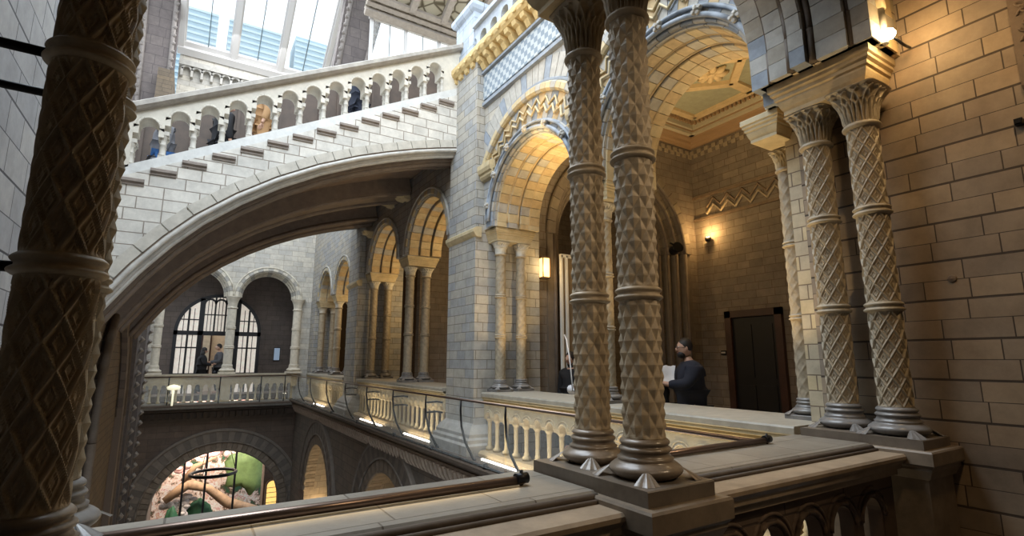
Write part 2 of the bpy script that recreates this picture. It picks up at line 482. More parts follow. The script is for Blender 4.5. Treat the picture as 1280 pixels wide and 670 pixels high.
# projecting piers of the arcade
for (a, b, i) in ((7.5, 8.5, 1), (14.4, 15.4, 2)):
    m = MB(); m.strip([a - .012, b + .012], [-2, -2], [5.4, 5.4], FX0 - .04, FX1 + .3, MX)
    struct(m, 'wall_pier_%d' % i, W_FAC)
# lower wall under the ledge
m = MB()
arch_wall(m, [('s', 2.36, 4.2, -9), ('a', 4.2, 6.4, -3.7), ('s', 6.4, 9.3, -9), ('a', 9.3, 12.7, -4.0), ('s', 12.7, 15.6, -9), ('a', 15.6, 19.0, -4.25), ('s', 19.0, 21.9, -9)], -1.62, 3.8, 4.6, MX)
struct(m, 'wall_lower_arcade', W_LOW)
m = MB(); m.box(4.6, 4.9, 9, 13, -9, -1.7); m.box(6.2, 6.5, 14, 22, -9, -1.7)
struct(m, 'wall_lower_aisle', ashlar('aisle_blocks', (.42, .30, .15), (.34, .24, .13), (.12, .08, .05), .5, .2, 'X'))

# gallery beyond the arcade
m = MB(); m.box(4.05, 10.1, 2.33, 22, FZ - .4, FZ); struct(m, 'floor_gallery', plain('gallery_floor', (.2, .15, .1), .35, noise=.2))
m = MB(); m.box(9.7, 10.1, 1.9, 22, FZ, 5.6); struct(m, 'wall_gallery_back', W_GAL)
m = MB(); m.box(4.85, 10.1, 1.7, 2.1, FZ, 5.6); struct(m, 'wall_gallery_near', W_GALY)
m = MB()
arch_wall(m, [('s', 4.95, 5.65, FZ), ('a', 5.65, 9.25, 2.3), ('s', 9.25, 9.7, FZ)], 5.6, 7.6, 8.3, MY)
struct(m, 'wall_gallery_end', W_GALY)
m = MB(); m.box(4.9, 9.7, 12.2, 12.4, FZ, 5.6); struct(m, 'wall_gallery_second', W_GALY)
m = MB(); m.box(4.9, 9.8, 8.3, 22, 4.95, 5.2); struct(m, 'ceiling_gallery_beyond', BUFF)

# far wall with its own arcade
YF = 21.5
m = MB()
arch_wall(m, [('s', -1.1, -.85, -1.6), ('a', -.85, 1.23, 2.3), ('s', 1.23, 1.57, 2.3), ('a', 1.57, 3.57, 2.3), ('s', 3.57, 5.0, -1.6)], 11.45, YF, YF + .5, MY)
struct(m, 'wall_far', W_FAR)
m = MB()
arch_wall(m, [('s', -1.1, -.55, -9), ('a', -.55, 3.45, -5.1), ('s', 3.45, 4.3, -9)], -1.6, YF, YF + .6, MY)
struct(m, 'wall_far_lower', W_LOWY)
m = MB(); m.box(-1.5, 4.9, YF + .5, 25.2, -1.45, -1.25); struct(m, 'floor_far_gallery', BROWNST)
m = MB()
arch_wall(m, [('s', -1.5, -.37, -1.6), ('a', -.37, 2.61, 1.05), ('s', 2.61, 6.0, -1.6)], 7, 23.5, 23.9, MY)
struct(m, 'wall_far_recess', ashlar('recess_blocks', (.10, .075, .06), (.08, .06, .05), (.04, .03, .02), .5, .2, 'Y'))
m = MB(); m.box(-1.5, 5, 25.2, 25.4, -1.6, 6); struct(m, 'wall_far_room', plain('cream_plaster', (.62, .52, .40), .8, noise=.15))
m = MB(); m.box(-1.5, 6, 21.9, 25.4, 5.0, 5.2); struct(m, 'ceiling_far_recess', BROWNST)
light('far_room_lamp', 'AREA', (1.1, 24.5, 3.6), 70, (1, .86, .68), 2.4, .8, target=(1.1, 25.2, .5))
# upper gallery floor and roof over it
m = MB(); m.box(4.1, 12, 1.4, 22, 5.45, 5.6); struct(m, 'floor_upper_gallery', BUFF)

# ================================================================== NEAR PARAPET
def parapet(name, label, x0, x1, arcs):
    R = root(name, label, 'parapet', ((x0 + x1) / 2, 1.9, FZ))
    inv = Matrix.Translation((-(x0 + x1) / 2, -1.9, -FZ))
    def fin(q, n, mt):
        o = q.build(n, mt, R); o.matrix_parent_inverse = inv; return o
    q = MB(); q.prism([(1.80, -.60), (1.80, -.563), (1.812, -.55), (2.31, -.55), (2.33, -.57), (2.33, -.62), (2.22, -.66), (2.22, -.7), (1.8, -.7)], x0, x1, MY)
    fin(q, 'coping', COPE)
    q = MB(); q.prism(circ(1.795, -.572, .016, 10), x0, x1, MY, 0, True); q.prism(circ(1.765, -.584, .011, 8), x0, x1, MY, 0, True)
    fin(q, 'coping_roll', DARKST)
    q = MB(); q.prism([(1.60, -.62), (1.60, -.602), (1.612, -.59), (1.8, -.59), (1.8, -.72), (1.66, -.72), (1.66, -.69), (1.63, -.675), (1.63, -.65)], x0, x1, MY)
    fin(q, 'front_moulding', plain('coping_front_stone', (0.33, 0.25, 0.17), .5, noise=.25, bump=.2))
    q = MB()
    if arcs:
        segs = []; u = x0; w = .235; p = .345
        n = int((x1 - x0 - .1) / p); off = (x1 - x0 - n * p + (p - w)) / 2
        u = x0
        for i in range(n):
            a = x0 + off + i * p
            segs.append(('s', u, a, -1.35)); segs.append(('a', a, a + w, -.95)); u = a + w
        segs.append(('s', u, x1, -1.35))
        arch_wall(q, segs, -.72, 1.70, 1.78, MY, N=14)
        q.box(x0, x1, 1.66, 2.2, FZ, -1.33)
        for i in range(n):
            a = x0 + off + i * p + w / 2
            q.arc(a, -.95, circ(w / 2 + .022, 1.695, .014, 8), MY, 12, smooth=True)
            q.arc(a, -.95, circ(w / 2 + .060, 1.70, .011, 8), MY, 12, smooth=True)
            q.lathe([(.03, -1.33), (.045, -1.30), (.045, -1.27), (.026, -1.25), (.026, -1.0), (.045, -.96), (.045, -.94)], a - p / 2, 1.74, 12)
    else:
        q.box(x0, x1, 1.68, 2.2, FZ, -.7)
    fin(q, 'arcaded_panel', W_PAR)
    return R
parapet('stone_parapet', 'stone parapet with flat coping along the left opening, bronze tube above its inner edge', -1.1, 1.545, False)
parapet('stone_parapet', 'stone parapet with small pierced arches between the diamond-studded pair and the landing wall', 1.975, 3.94, True)

def pedestal(x0, x1, label, y0=1.47):
    R = root('column_pedestal', label, 'pedestal', ((x0 + x1) / 2, 1.9, FZ))
    inv = Matrix.Translation((-(x0 + x1) / 2, -1.9, -FZ))
    q = MB(); rows = []
    for e, z in ((-.05, FZ), (-.05, -.74), (-.035, -.735), (-.02, -.70), (-.01, -.68), (-.01, -.665), (.01, -.645), (.01, -.572), (.003, -.562)):
        rows.append([(x0 - e, y0 - e, z), (x1 + e, y0 - e, z), (x1 + e, 2.34 + e, z), (x0 - e, 2.34 + e, z)])
    q.grid(rows, 0, True, False); q.add(rows[-1], [(0, 1, 2, 3)]); q.add(rows[0], [(3, 2, 1, 0)])
    o = q.build('pedestal_block', plain('pedestal_stone', (.24, .185, .13), .5, noise=.3, bump=.25), R); o.matrix_parent_inverse = inv
    q = MB(); q.prism([(1.515, -.562), (2.29, -.562), (2.29, -.505), (2.285, -.50), (1.52, -.50), (1.515, -.505)], x0 + .03, x1 - .035, MY)
    o = q.build('top_slab', plain('slab_stone', (.16, .13, .10), .4, noise=.3, bump=.2), R); o.matrix_parent_inverse = inv
pedestal(1.53, 1.99, 'moulded stone block under the two diamond-studded columns')
pedestal(3.95, 4.42, 'moulded stone block against the landing wall under the lattice-carved columns')
pedestal(-.52, -.175, 'dark stone block under the shadowed columns by the left wall')

ZB = -.545
pyr = rel_pyr(9, .105, .0155)
lat = rel_lat(8, .13, .012)
make_column('column', 'diamond-studded column on the parapet, nearer of the two by the opening', 'column', 1.765, 1.72, -.50, 1.68, 1.99, .092,
            [.297, .965], pyr, (COLM, BASEM, COLM), 'paired columns on the near parapet', seg=144, dz=.0075, plinth='low')
make_column('column', 'diamond-studded column behind its nearer twin, next to the bronze tube end', 'column', 1.795, 2.10, -.50, 1.68, 1.99, .090,
            [.316, 1.01], pyr, (COLM, BASEM, COLM), 'paired columns on the near parapet', seg=144, dz=.0075, plinth='low')
make_column('column', 'lattice-carved column nearest the block-built landing wall, below the glowing lamp', 'column', 4.18, 1.72, -.50, 1.70, 2.0, .104,
            [.365, 1.065], lat, (COLR, BASEG, COLR), 'paired columns on the near parapet', seg=160, dz=.0065, plinth='low')
make_column('column', 'lattice-carved column between the yellow-lit jamb and the lamp-side column', 'column', 4.26, 2.10, -.50, 1.70, 2.0, .102,
            [.385, 1.09], lat, (COLR, BASEG, COLR), 'paired columns on the near parapet', seg=160, dz=.0065, plinth='low')
make_column('column', 'very dark thick carved column beside the left wall, nearest of all', 'column', -.285, 1.72, -.50, 1.40, 2.0, .085,
            [.232, .80], rel_lat(8, .13, .012), (COLM, BASEM, COLM), 'paired columns on the near parapet', seg=160, dz=.0065, plinth='low')
make_column('column', 'column with a sunlit edge half hidden behind the very dark column', 'column', -.310, 2.10, -.50, 1.45, 2.0, .084,
            [.235, .84], pyr, (COLR, BASEG, COLR), 'paired columns on the near parapet', seg=160, dz=.0065, plinth='low')
impost('impost_block', 'moulded block above the two diamond-studded columns', 1.62, 1.93, 1.58, 2.24, 1.99, 2.27, .14, BUFF)
impost('impost_block', 'moulded block above the lattice-carved columns, lamp shining at its corner', 4.10, 4.40, 1.64, 2.22, 2.0, 2.275, .10, BUFF)
impost('impost_block', 'moulded block above the dark columns by the left wall', -.42, -.12, 1.58, 2.24, 1.99, 2.27, .10, BUFF)
# tie rods
for k, (z, y) in enumerate(((.80, 1.72), (.84, 2.1), (.225, 1.72))):
    q = MB(); q.tube([(-.36, y, z), (-.62, y + .02, z + .012), (-1.11, y + .12, z - .04)], .014, 8)
    tag(q.build('tie_rod', IRON), ['black iron rod tying the darkest column to the left wall', 'black iron rod tying the half hidden column to the left wall', 'black iron rod at the lower collar of the darkest column'][k], 'rod', None, 'thing')

# moulded rings of the near arches
def near_arch(uc, r, label, n=18):
    q = MB()
    ZA = ZS + .28
    q.arc(uc, ZA, rect(r - .02, r + .13, 1.49, 1.62, .015), MY, n, (2, 5, 2, 1), gap=.003)
    q.arc(uc, ZA, rect(r - .02, r + .13, 2.26, 2.42, .0), MY, n, (1, 5, 2, 2), gap=.003)
    q.arc(uc, ZA, circ(r + .17, 1.49, .038, 10), MY, n, (3, 2, 3, 0), sub=2, smooth=True)
    q.arc(uc, ZA, rect(r + .21, r + .38, 1.488, 1.55, .015), MY, n, (0, 2, 1, 2), gap=.003)
    q.arc(uc, ZA, circ(r + .01, 1.74, .03, 10), MY, n, (0, 2), smooth=True)
    q.arc(uc, ZA, circ(r + .01, 2.14, .03, 10), MY, n, (0, 2), smooth=True)
    q.arc(uc, ZA, circ(r + .16, 2.42, .035, 10), MY, n, (3, 2, 3, 0), smooth=True)
    for (y0_, y1_, dr) in ((1.64, 1.86, -.05), (1.92, 2.04, -.10), (2.08, 2.24, -.05)):
        q.arc(uc, ZA, rect(r + dr, r + .05, y0_, y1_, .012), MY, n + int(y0_ * 3) % 4, (2, 2, 5, 2, 1), gap=.004)
    for r0, r1, d0, d1, c_ in ((r - .02, r + .13, 1.49, 1.62, 2), (r - .02, r + .13, 2.26, 2.42, 1), (r + .21, r + .38, 1.488, 1.55, 0), (r - .05, r + .05, 1.64, 1.86, 2), (r - .10, r + .05, 1.92, 2.04, 1), (r - .05, r + .05, 2.08, 2.24, 2)):
        for sx in (-1, 1):
            a_, b_ = sorted((uc + sx * r0, uc + sx * r1))
            q.box(a_, b_, d0, d1, ZS, ZS + .138, c_); q.box(a_, b_, d0, d1, ZS + .142, ZA, (5, 2, 5)[c_])
    for y_, rr_, c_ in ((1.63, r, 4), (1.89, r - .04, 4), (2.06, r - .05, 4), (2.25, r, 4), (2.42, r + .16, 3), (1.49, r + .17, 2)):
        for sx in (-1, 1): q.tube([(uc + sx * rr_, y_, ZS), (uc + sx * rr_, y_, ZA)], .03, 8, c_)
    for y_, dr in ((1.63, -.01), (1.89, -.05), (2.06, -.06), (2.25, -.01)):
        q.arc(uc, ZA, circ(r + dr + .01, y_, .026, 8), MY, n, (4,), smooth=True)  # dark tubes stand in for shade in the hollows between orders
    tag(q.build('arch_moulding', [BUFF, BLUE, GREYS, BUFFL, DARKST, plain('warm_grey_stone', (.33, .29, .23), .7, noise=.25, bump=.3)]), label, 'arch', None, 'thing')
near_arch(2.985, .985, 'banded stone arch ring springing from the block beside the lamp')
near_arch(.72, .82, 'banded stone arch ring above the opening with the bronze tube')

# bronze hand tubes on the near parapet
def tube_rail(pts, label, r=.017, fittings=()):
    R = root('hand_tube', label, 'handrail', pts[0])
    inv = Matrix.Translation([-c for c in pts[0]])
    q = MB(); q.tube(pts, r, 14); o = q.build('tube', BRONZE, R); o.matrix_parent_inverse = inv
    for p in fittings:
        q = MB(); q.tube([(p[0], p[1], p[2] - .035), (p[0], p[1], p[2] + .035)], .008, 8); q.tube([(p[0] - .03, p[1], p[2]), (p[0] + .03, p[1], p[2])], r * 1.25, 12)
        o = q.build('end_fitting', IRON, R); o.matrix_parent_inverse = inv
tube_rail([(-1.1, 2.06, -.527), (.3, 2.06, -.527), (1.34, 2.05, -.527)], 'bronze tube rail running along the left parapet coping', .019, [(1.33, 2.05, -.52)])
tube_rail([(2.0, 2.16, -.527), (3.36, 2.16, -.527)], 'short bronze tube rail beside the base of the diamond-studded columns', .019, [(3.35, 2.16, -.52)])
q = MB(); q.box(-1.1, 1.35, 2.085, 2.1, -.549, -.541)  # glowing sliver imitates the yellow reflection beneath the tube
tag(q.build('glow_strip', plain('reflection_glow', (1, .8, .5), .5, emit=(1, .74, .4), estr=1.5)), 'thin glowing strip imitating the warm reflection under the left bronze tube rail', 'light', None, 'thing')
light('tube_reflection_fill', 'AREA', (.2, 2.02, -.545), .25, WARM, 2.2, .03, rot=(radians(-60), 0, 0))  # added light that spreads the imitated reflection

# wall lamp, rosette, box, carved band on right wall
R = root('wall_lamp', 'glowing round lamp on the landing wall above the carved columns', 'lamp', (4.06, 1.425, 2.285))
q = MB(); q.lathe([(.001, -.036), (.024, -.03), (.038, -.01), (.040, .006), (.03, .028), (.014, .038), (.001, .040)], 0, 0, 20, caps=False)
q.build('bulb', plain('glowing_bulb', (1, .9, .7), .3, emit=(1, .82, .5), estr=60), R)
q = MB(); q.tube([(.025, 0, 0), (.2, -.01, -.02), (.3, -.01, -.01)], .010, 10); q.build('bracket', IRON, R)
light('wall_lamp_light', 'POINT', (4.10, 1.33, 2.31), 5, (1, .62, .25), size=.04)
light('wall_glow_fill', 'SPOT', (2.6, .3, 3.2), 85, (1, .66, .33), size=.12, target=(4.4, 1.0, .9), spot=75, blend=1.0)  # added spot that carries the wall lamp's glow across the blocks
q = MB()
q.lathe([(.022, 0), (.026, .006), (.02, .012), (.012, .010), (.006, .016), (.001, .017)], 0, 0, 20)
o = q.build('wall_boss', BROWNST); o.rotation_euler = (0, -pi / 2, 0); o.location = (4.42, 1.385, .546)
tag(o, 'small dark round boss set in the landing wall blocks', 'boss', None, 'thing')
q = MB(); q.box(4.37, 4.42, .90, .94, 1.475, 1.515); q.box(4.36, 4.37, .905, .935, 1.48, 1.51)
tag(q.build('junction_box', IRON), 'little dark square box on the landing wall near the carved band', 'box', None, 'thing')
q = MB()
q.prism([(4.42, 1.70), (4.385, 1.70), (4.375, 1.72), (4.375, 4.9), (4.42, 4.9)], .72, .875, MX)
for i in range(34):
    z = 1.74 + i * .09
    q.arc(.80, z, circ(.035, 4.372, .009, 6), MX, 6, a0=(0 if i % 2 else pi), a1=(pi if i % 2 else 2 * pi), smooth=True)
    q.arc(.80, z + .03, circ(.016, 4.37, .007, 6), MX, 5, a0=0, a1=2 * pi, smooth=True)
tag(q.build('carved_band', BROWNST), 'vertical scroll-carved stone band at the edge of the landing wall', 'carving', None, 'thing')

# ================================================================== MAIN ARCADE DETAILS
def facade_arch(uc, r, zs, label, hood=True, n=21, d=FX0 + .12, cols=None, deep=FX1):
    q = MB(); NB = n
    # blue outer roll with bosses
    q.arc(uc, zs, rect(r + .02, r + .20, d - .05, d + .05, .015), MX, n, (1, 2, 1, 2), gap=.004)
    q.arc(uc, zs, circ(r + .075, d - .085, .028, 10), MX, n, (1,), smooth=True)
    q.arc(uc, zs, circ(r + .165, d - .075, .022, 10), MX, n, (1,), smooth=True)
    # stepped warm intrados orders
    for i, (dd, rr) in enumerate(((d + .04, 0.0), (d + .24, -.02), (d + .46, -.04))):
        q.arc(uc, zs, rect(r + rr - .015, r + .05, dd, dd + .17, .012), MX, n, (3, 2, 0, 3, 0, 2), gap=.004)
        q.arc(uc, zs, circ(r + rr + .0, dd + .19, .022, 8), MX, n, (0,), smooth=True)
    q.arc(uc, zs, rect(r - .06, r + .05, d + .62, deep + .01, .012), MX, n, (0, 3), gap=.004)
    if zs > S + .01:
        for r0, r1, d0, d1, c_ in ((r + .02, r + .20, d - .05, d + .05, 1), (r - .015, r + .05, d + .04, d + .21, 3), (r - .035, r + .05, d + .24, d + .41, 2), (r - .055, r + .05, d + .46, d + .63, 0), (r - .06, r + .05, d + .62, deep + .01, 3)):
            for sx in (-1, 1):
                a_, b_ = sorted((uc + sx * r0, uc + sx * r1)); q.box(d0, d1, a_, b_, S, zs, c_)
    o = q.build('arch_moulding', [BUFF, BLUE, GREYS, BUFFL, BUFF])
    tag(o, label, 'arch', 'arch mouldings of the main arcade', 'thing')
    for k in range(7):
        a = pi * (k + .5) / 7
        b = MB()
        for s_ in range(4):
            an = s_ * pi / 2 + pi / 4
            uu = uc + (r + .11) * cos(a) + .032 * cos(a + an); zz = zs + (r + .11) * sin(a) + .032 * sin(a + an)
            b.tube([(d - .10, uu, zz), (d - .14, uu + .01 * cos(a + an), zz + .01 * sin(a + an))], [.032, .018], 8)
        b.tube([(d - .10, uc + (r + .11) * cos(a), zs + (r + .11) * sin(a)), (d - .16, uc + (r + .11) * cos(a), zs + (r + .11) * sin(a))], [.03, .014], 8)
        bo = b.build('leaf_boss', GREYS, o)
    return o
def hood(uc, r, zs, label, a0=0, a1=pi, zig=12, d=FX0 + .12):
    q = MB()
    q.arc(uc, zs, rect(r + .70, r + .84, d - .09, d + .02, .03), MX, 24, (0, 0, 1), a0=a0, a1=a1, gap=.002)
    q.arc(uc, zs, rect(r + .84, r + .89, d - .05, d + .02, .01), MX, 24, (2,), a0=a0, a1=a1)
    q.arc(uc, zs, rect(r + .90, r + 1.24, d - .012, d + .01), MX, 23, (1, 1, 2, 1), a0=max(a0, .35), a1=min(a1, pi - .45), gap=.003)
    # zigzag order
    pts = []
    N = zig * 2
    for i in range(N + 1):
        a = a0 + (a1 - a0) * i / N
        rr = r + (.40 if i % 2 else .51)
        pts.append((d - .05, uc + rr * cos(a), zs + rr * sin(a)))
    dense = []
    for w_, mt in ((.022, 0),):
        q.tube(pts, w_, 6, mt)
    pts2 = [(p[0] + .01, uc + (p[1] - uc) * 1.09, zs + (p[2] - zs) * 1.09) for p in pts]
    q.tube(pts2, .018, 6, 0)
    q.arc(uc, zs, rect(r + .22, r + .70, d - .022, d + .01), MX, 17, (2, 3, 1), a0=a0, a1=a1, gap=.003)
    tag(q.build('hood_moulding', [BUFFL, GREYS, BLUE, BUFF]), label, 'arch', 'hoods of the main arcade', 'thing')

HR = 1.04
facade_arch(6.07, 1.05, S + .08, 'yellow-lit arch with blue bossed rim beside the stair pier')
facade_arch(3.46, 1.04, S + .23, 'large yellow-lit arch framing the coffered ceiling, blue bossed rim')
hood(6.07, .86, S + .16, 'zigzag hood over the arch beside the stair pier', .62, pi - .62)
hood(3.46, .86, S + .30, 'zigzag hood over the arch framing the coffered ceiling', .62, pi - .62)
for (a, b) in ((7.08, 7.5), (4.40, 5.06)):
    q = MB(); q.prism([(4.13, 2.98), (4.06, 3.0), (4.03, 3.04), (4.03, 3.08), (4.0, 3.10), (3.98, 3.16), (3.98, 3.24), (4.02, 3.26), (4.13, 3.30)], a, b, MX); struct(q, 'trim_hood_string', BUFFL)
GRP = 'arch mouldings of the main arcade'
def plain_arch(uc, r, zs, label, d=FX0 + .12, deep=FX1, mp=MX, mats=None, n=19, rim=True, group=GRP):
    q = MB()
    for i in range(3):
        dd = d + .03 + i * (deep - d - .05) / 3
        q.arc(uc, zs, rect(r - .03 - .05 * i, r + .05, dd, dd + (deep - d) / 3.6, .012), mp, n, (0, 1, 0, 2), gap=.004)
    if rim:
        q.arc(uc, zs, rect(r + .02, r + .14, d - .04, d + .04, .015), mp, n, (2, 1), gap=.004)
        q.arc(uc, zs, circ(r + .16, d - .03, .03, 8), mp, n, (2,), smooth=True)
    return tag(q.build('arch_moulding', mats or [BUFF, BUFFL, GREYS]), label, 'arch', group, 'thing')
plain_arch(10.02, 1.075, S + .2, 'tall shaded arch just beyond the stair pier under the bridge')
plain_arch(12.82, 1.075, S + .2, 'shaded arch under the bridge, farther from the stair pier')
plain_arch(16.78, .975, S, 'small arch of the arcade beyond the bridge, nearer of the two')
plain_arch(19.22, .975, S, 'small arch of the arcade nearest the far corner')

# colonnette pairs of the arcade
lat2 = rel_lat(6, .11, .010)
def pair(y, labs, z1, xs=(4.34, 4.74), r=.085, det=True, zc=None):
    for x, lb in zip(xs, labs):
        H = z1
        make_column('column', lb, 'column', x, y, -.5, z1 - .42, z1 - .20, r, [z1 - 1.75, z1 - 1.1] if H > 1 else [0], lat2 if det else None,
                    (COLR, BASEG, CREAM), 'colonnettes of the main arcade', seg=56 if det else 24, dz=.013, capn=8, detail=det, capx=1.55)
pair(7.30, ['colonnette against the yellow-lit side of the stair pier, hall side', 'colonnette by the stair pier, gallery side'], 2.12)
pair(4.76, ['carved colonnette just visible behind the diamond-studded columns, hall side', 'carved colonnette behind the diamond-studded columns, gallery side'], 2.12)
make_column('column', 'slim carved colonnette beside the yellow-lit jamb and the dark door', 'column', 4.62, 2.56, -.5, 1.72, 1.92, .08,
            [.37, 1.03], lat2, (COLR, BASEG, BUFFL), 'colonnettes of the main arcade', seg=56, dz=.013, detail=True, capx=1.5)
pair(11.42, ['lattice colonnette under the bridge, hall side of the nearer pair', 'lattice colonnette under the bridge, gallery side of the nearer pair'], 2.32, r=.10)
pair(14.15, ['lattice colonnette against the second pier under the bridge, hall side', 'lattice colonnette against the second pier under the bridge, gallery side'], 2.32, r=.10)
pair(8.72, ['colonnette hidden in shade against the back of the stair pier, hall side', 'colonnette in shade behind the stair pier, gallery side'], 2.32, det=False)
pair(15.6, ['plain colonnette against the far side of the second pier, hall side', 'plain colonnette beyond the second pier, gallery side'], 2.12, det=False)
pair(18.0, ['plain colonnette of the middle pair beyond the bridge, hall side', 'plain colonnette of the middle pair beyond the bridge, gallery side'], 2.12, det=False, r=.11)
pair(20.45, ['plain colonnette by the far corner of the arcade, hall side', 'plain colonnette by the far corner of the arcade, gallery side'], 2.12, det=False, r=.11)
for y0, y1, z, lb in ((7.2, 7.5, S, 'moulded block on the colonnettes at the stair pier'), (4.56, 4.96, S, 'moulded block on the colonnettes behind the diamond-studded columns'),
                  (2.40, 2.62, S, 'yellow-lit moulded block on the slim colonnette'), (11.2, 11.64, S + .2, 'moulded block on the nearer lattice pair under the bridge'),
                  (14.0, 14.4, S + .2, 'moulded block on the lattice pair at the second pier'), (8.5, 8.85, S + .2, 'moulded block behind the stair pier'),
                  (15.4, 15.75, S, 'moulded block on the far side of the second pier'), (17.8, 18.2, S, 'moulded block on the plain pair beyond the bridge'), (20.25, 20.7, S, 'moulded block at the far corner of the arcade')):
    impost('impost_block', lb, 4.22, 4.86, y0, y1, z - .22, z, .07, BUFFL, group='impost blocks of the main arcade')
# jamb behind right pair
m = MB(); m.box(4.42, 4.95, 2.33, 2.44, FZ, S); struct(m, 'wall_jamb', W_FACY)

# string course, base and cornice of the arcade piers
for (a, b, lb) in ((7.5, 8.5, 'stair pier'), (14.4, 15.4, 'second pier')):
    q = MB(); q.prism([(3.96, 2.02), (3.93, 2.05), (3.90, 2.10), (3.90, 2.15), (3.96, 2.19), (4.05, 2.19), (4.05, 2.02)], a - .06, b + .04, MX)
    struct(q, 'trim_string_course', BUFFL)
    q = MB()
    rows = []
    for e, z in ((.20, -1.45), (.20, -1.30), (.16, -1.27), (.16, -1.22), (.12, -1.19), (.12, -1.14), (.05, -1.05), (.02, -1.02), (0, -.99)):
        rows.append([(3.955 - e, a - e, z), (4.4, a - e, z), (4.4, b + e, z), (3.955 - e, b + e, z)])
    q.grid(rows, 0, True, False)
    tag(q.build('pier_base', GREYS), 'moulded stone base of the ' + lb, 'base', None, 'thing')

# chequer band, corbel cornice, upper balustrade
def checker_mat():
    m = bpy.data.materials.new('chequer_band'); nt, b = nodes_of(m); N = nt.nodes; K = nt.links
    tc = N.new('ShaderNodeTexCoord'); sp = N.new('ShaderNodeSeparateXYZ'); cb = N.new('ShaderNodeCombineXYZ')
    K.new(tc.outputs['Object'], sp.inputs[0]); K.new(sp.outputs[1], cb.inputs[0]); K.new(sp.outputs[2], cb.inputs[1])
    bt = N.new('ShaderNodeTexChecker'); bt.inputs['Scale'].default_value = 11
    bt.inputs[1].default_value = (.42, .45, .46, 1); bt.inputs[2].default_value = (.20, .245, .29, 1)
    K.new(cb.outputs[0], bt.inputs[0]); K.new(bt.outputs[0], b.inputs['Base Color'])
    b.inputs['Roughness'].default_value = .7
    return m
q = MB(); q.box(4.085, 4.13, 2.3, 8.5, 4.50, 4.96)
struct(q, 'trim_chequer_band', checker_mat())
q = MB(); q.prism([(4.12, 4.36), (4.06, 4.38), (4.06, 4.44), (4.09, 4.46), (4.12, 4.5)], 2.3, 8.5, MX); q.prism([(4.12, 4.97), (4.04, 4.98), (4.04, 5.02), (4.12, 5.03)], 2.3, 8.5, MX)
struct(q, 'trim_chequer_border', BLUE)
q = MB(); q.prism([(4.12, 5.22), (3.90, 5.24), (3.86, 5.28), (3.84, 5.33), (3.84, 5.40), (3.88, 5.42), (3.88, 5.46), (4.2, 5.46)], 2.3, 8.55, MX)
y = 2.4
while y < 8.5:
    q.prism([(4.12, 5.03), (4.04, 5.04), (4.0, 5.10), (3.98, 5.14), (3.92, 5.16), (3.90, 5.23), (4.12, 5.23)], y, y + .11, MX)
    q.arc(y + .17, 5.33, circ(.04, 3.845, .018, 6), MX, 5, a0=pi, a1=2 * pi)
    y += .235
struct(q, 'trim_corbel_cornice', plain('cornice_stone', (.60, .44, .20), .7, noise=.25, nscale=12, bump=.4))
q = MB(); q.box(4.05, 4.11, 2.36, 4.4, 3.60, 3.72)
q = MB()
segs = []; y = 2.4
while y < 7.7:
    segs += [('s', y, y + .13, 5.46), ('a', y + .13, y + .37, 5.75)]; y += .37
arch_wall(q, segs, 6.02, 4.05, 4.3, MX, N=10)
q.prism([(3.98, 6.02), (3.98, 6.10), (4.02, 6.14), (4.36, 6.14), (4.36, 6.02)], 2.4, 7.75, MX)
tag(q.build('upper_balustrade', plain('upper_stone', (.38, .41, .45), .7, noise=.2, bump=.3)), 'blue-grey balustrade with small round arches above the corbel cornice', 'balustrade', None, 'thing')
q = MB(); rows = []
for e, z in ((0, 5.46), (0, 5.75), (-.03, 5.78), (-.03, 6.42), (.02, 6.46), (.05, 6.52), (.05, 6.6), (-.1, 6.72)):
    rows.append([(4.0 - e, 7.75 - e, z), (4.55 + e, 7.75 - e, z), (4.55 + e, 8.55 + e, z), (4.0 - e, 8.55 + e, z)])
q.grid(rows, 0, True, False); q.add(rows[-1], [(0, 1, 2, 3)])
tag(q.build('newel_pier', ashlar('newel_blocks', (.42, .47, .53), (.34, .38, .44), (.2, .2, .2), .4, .3, 'Y')), 'square blue-grey newel block with moulded cap at the stair head', 'newel', None, 'thing')

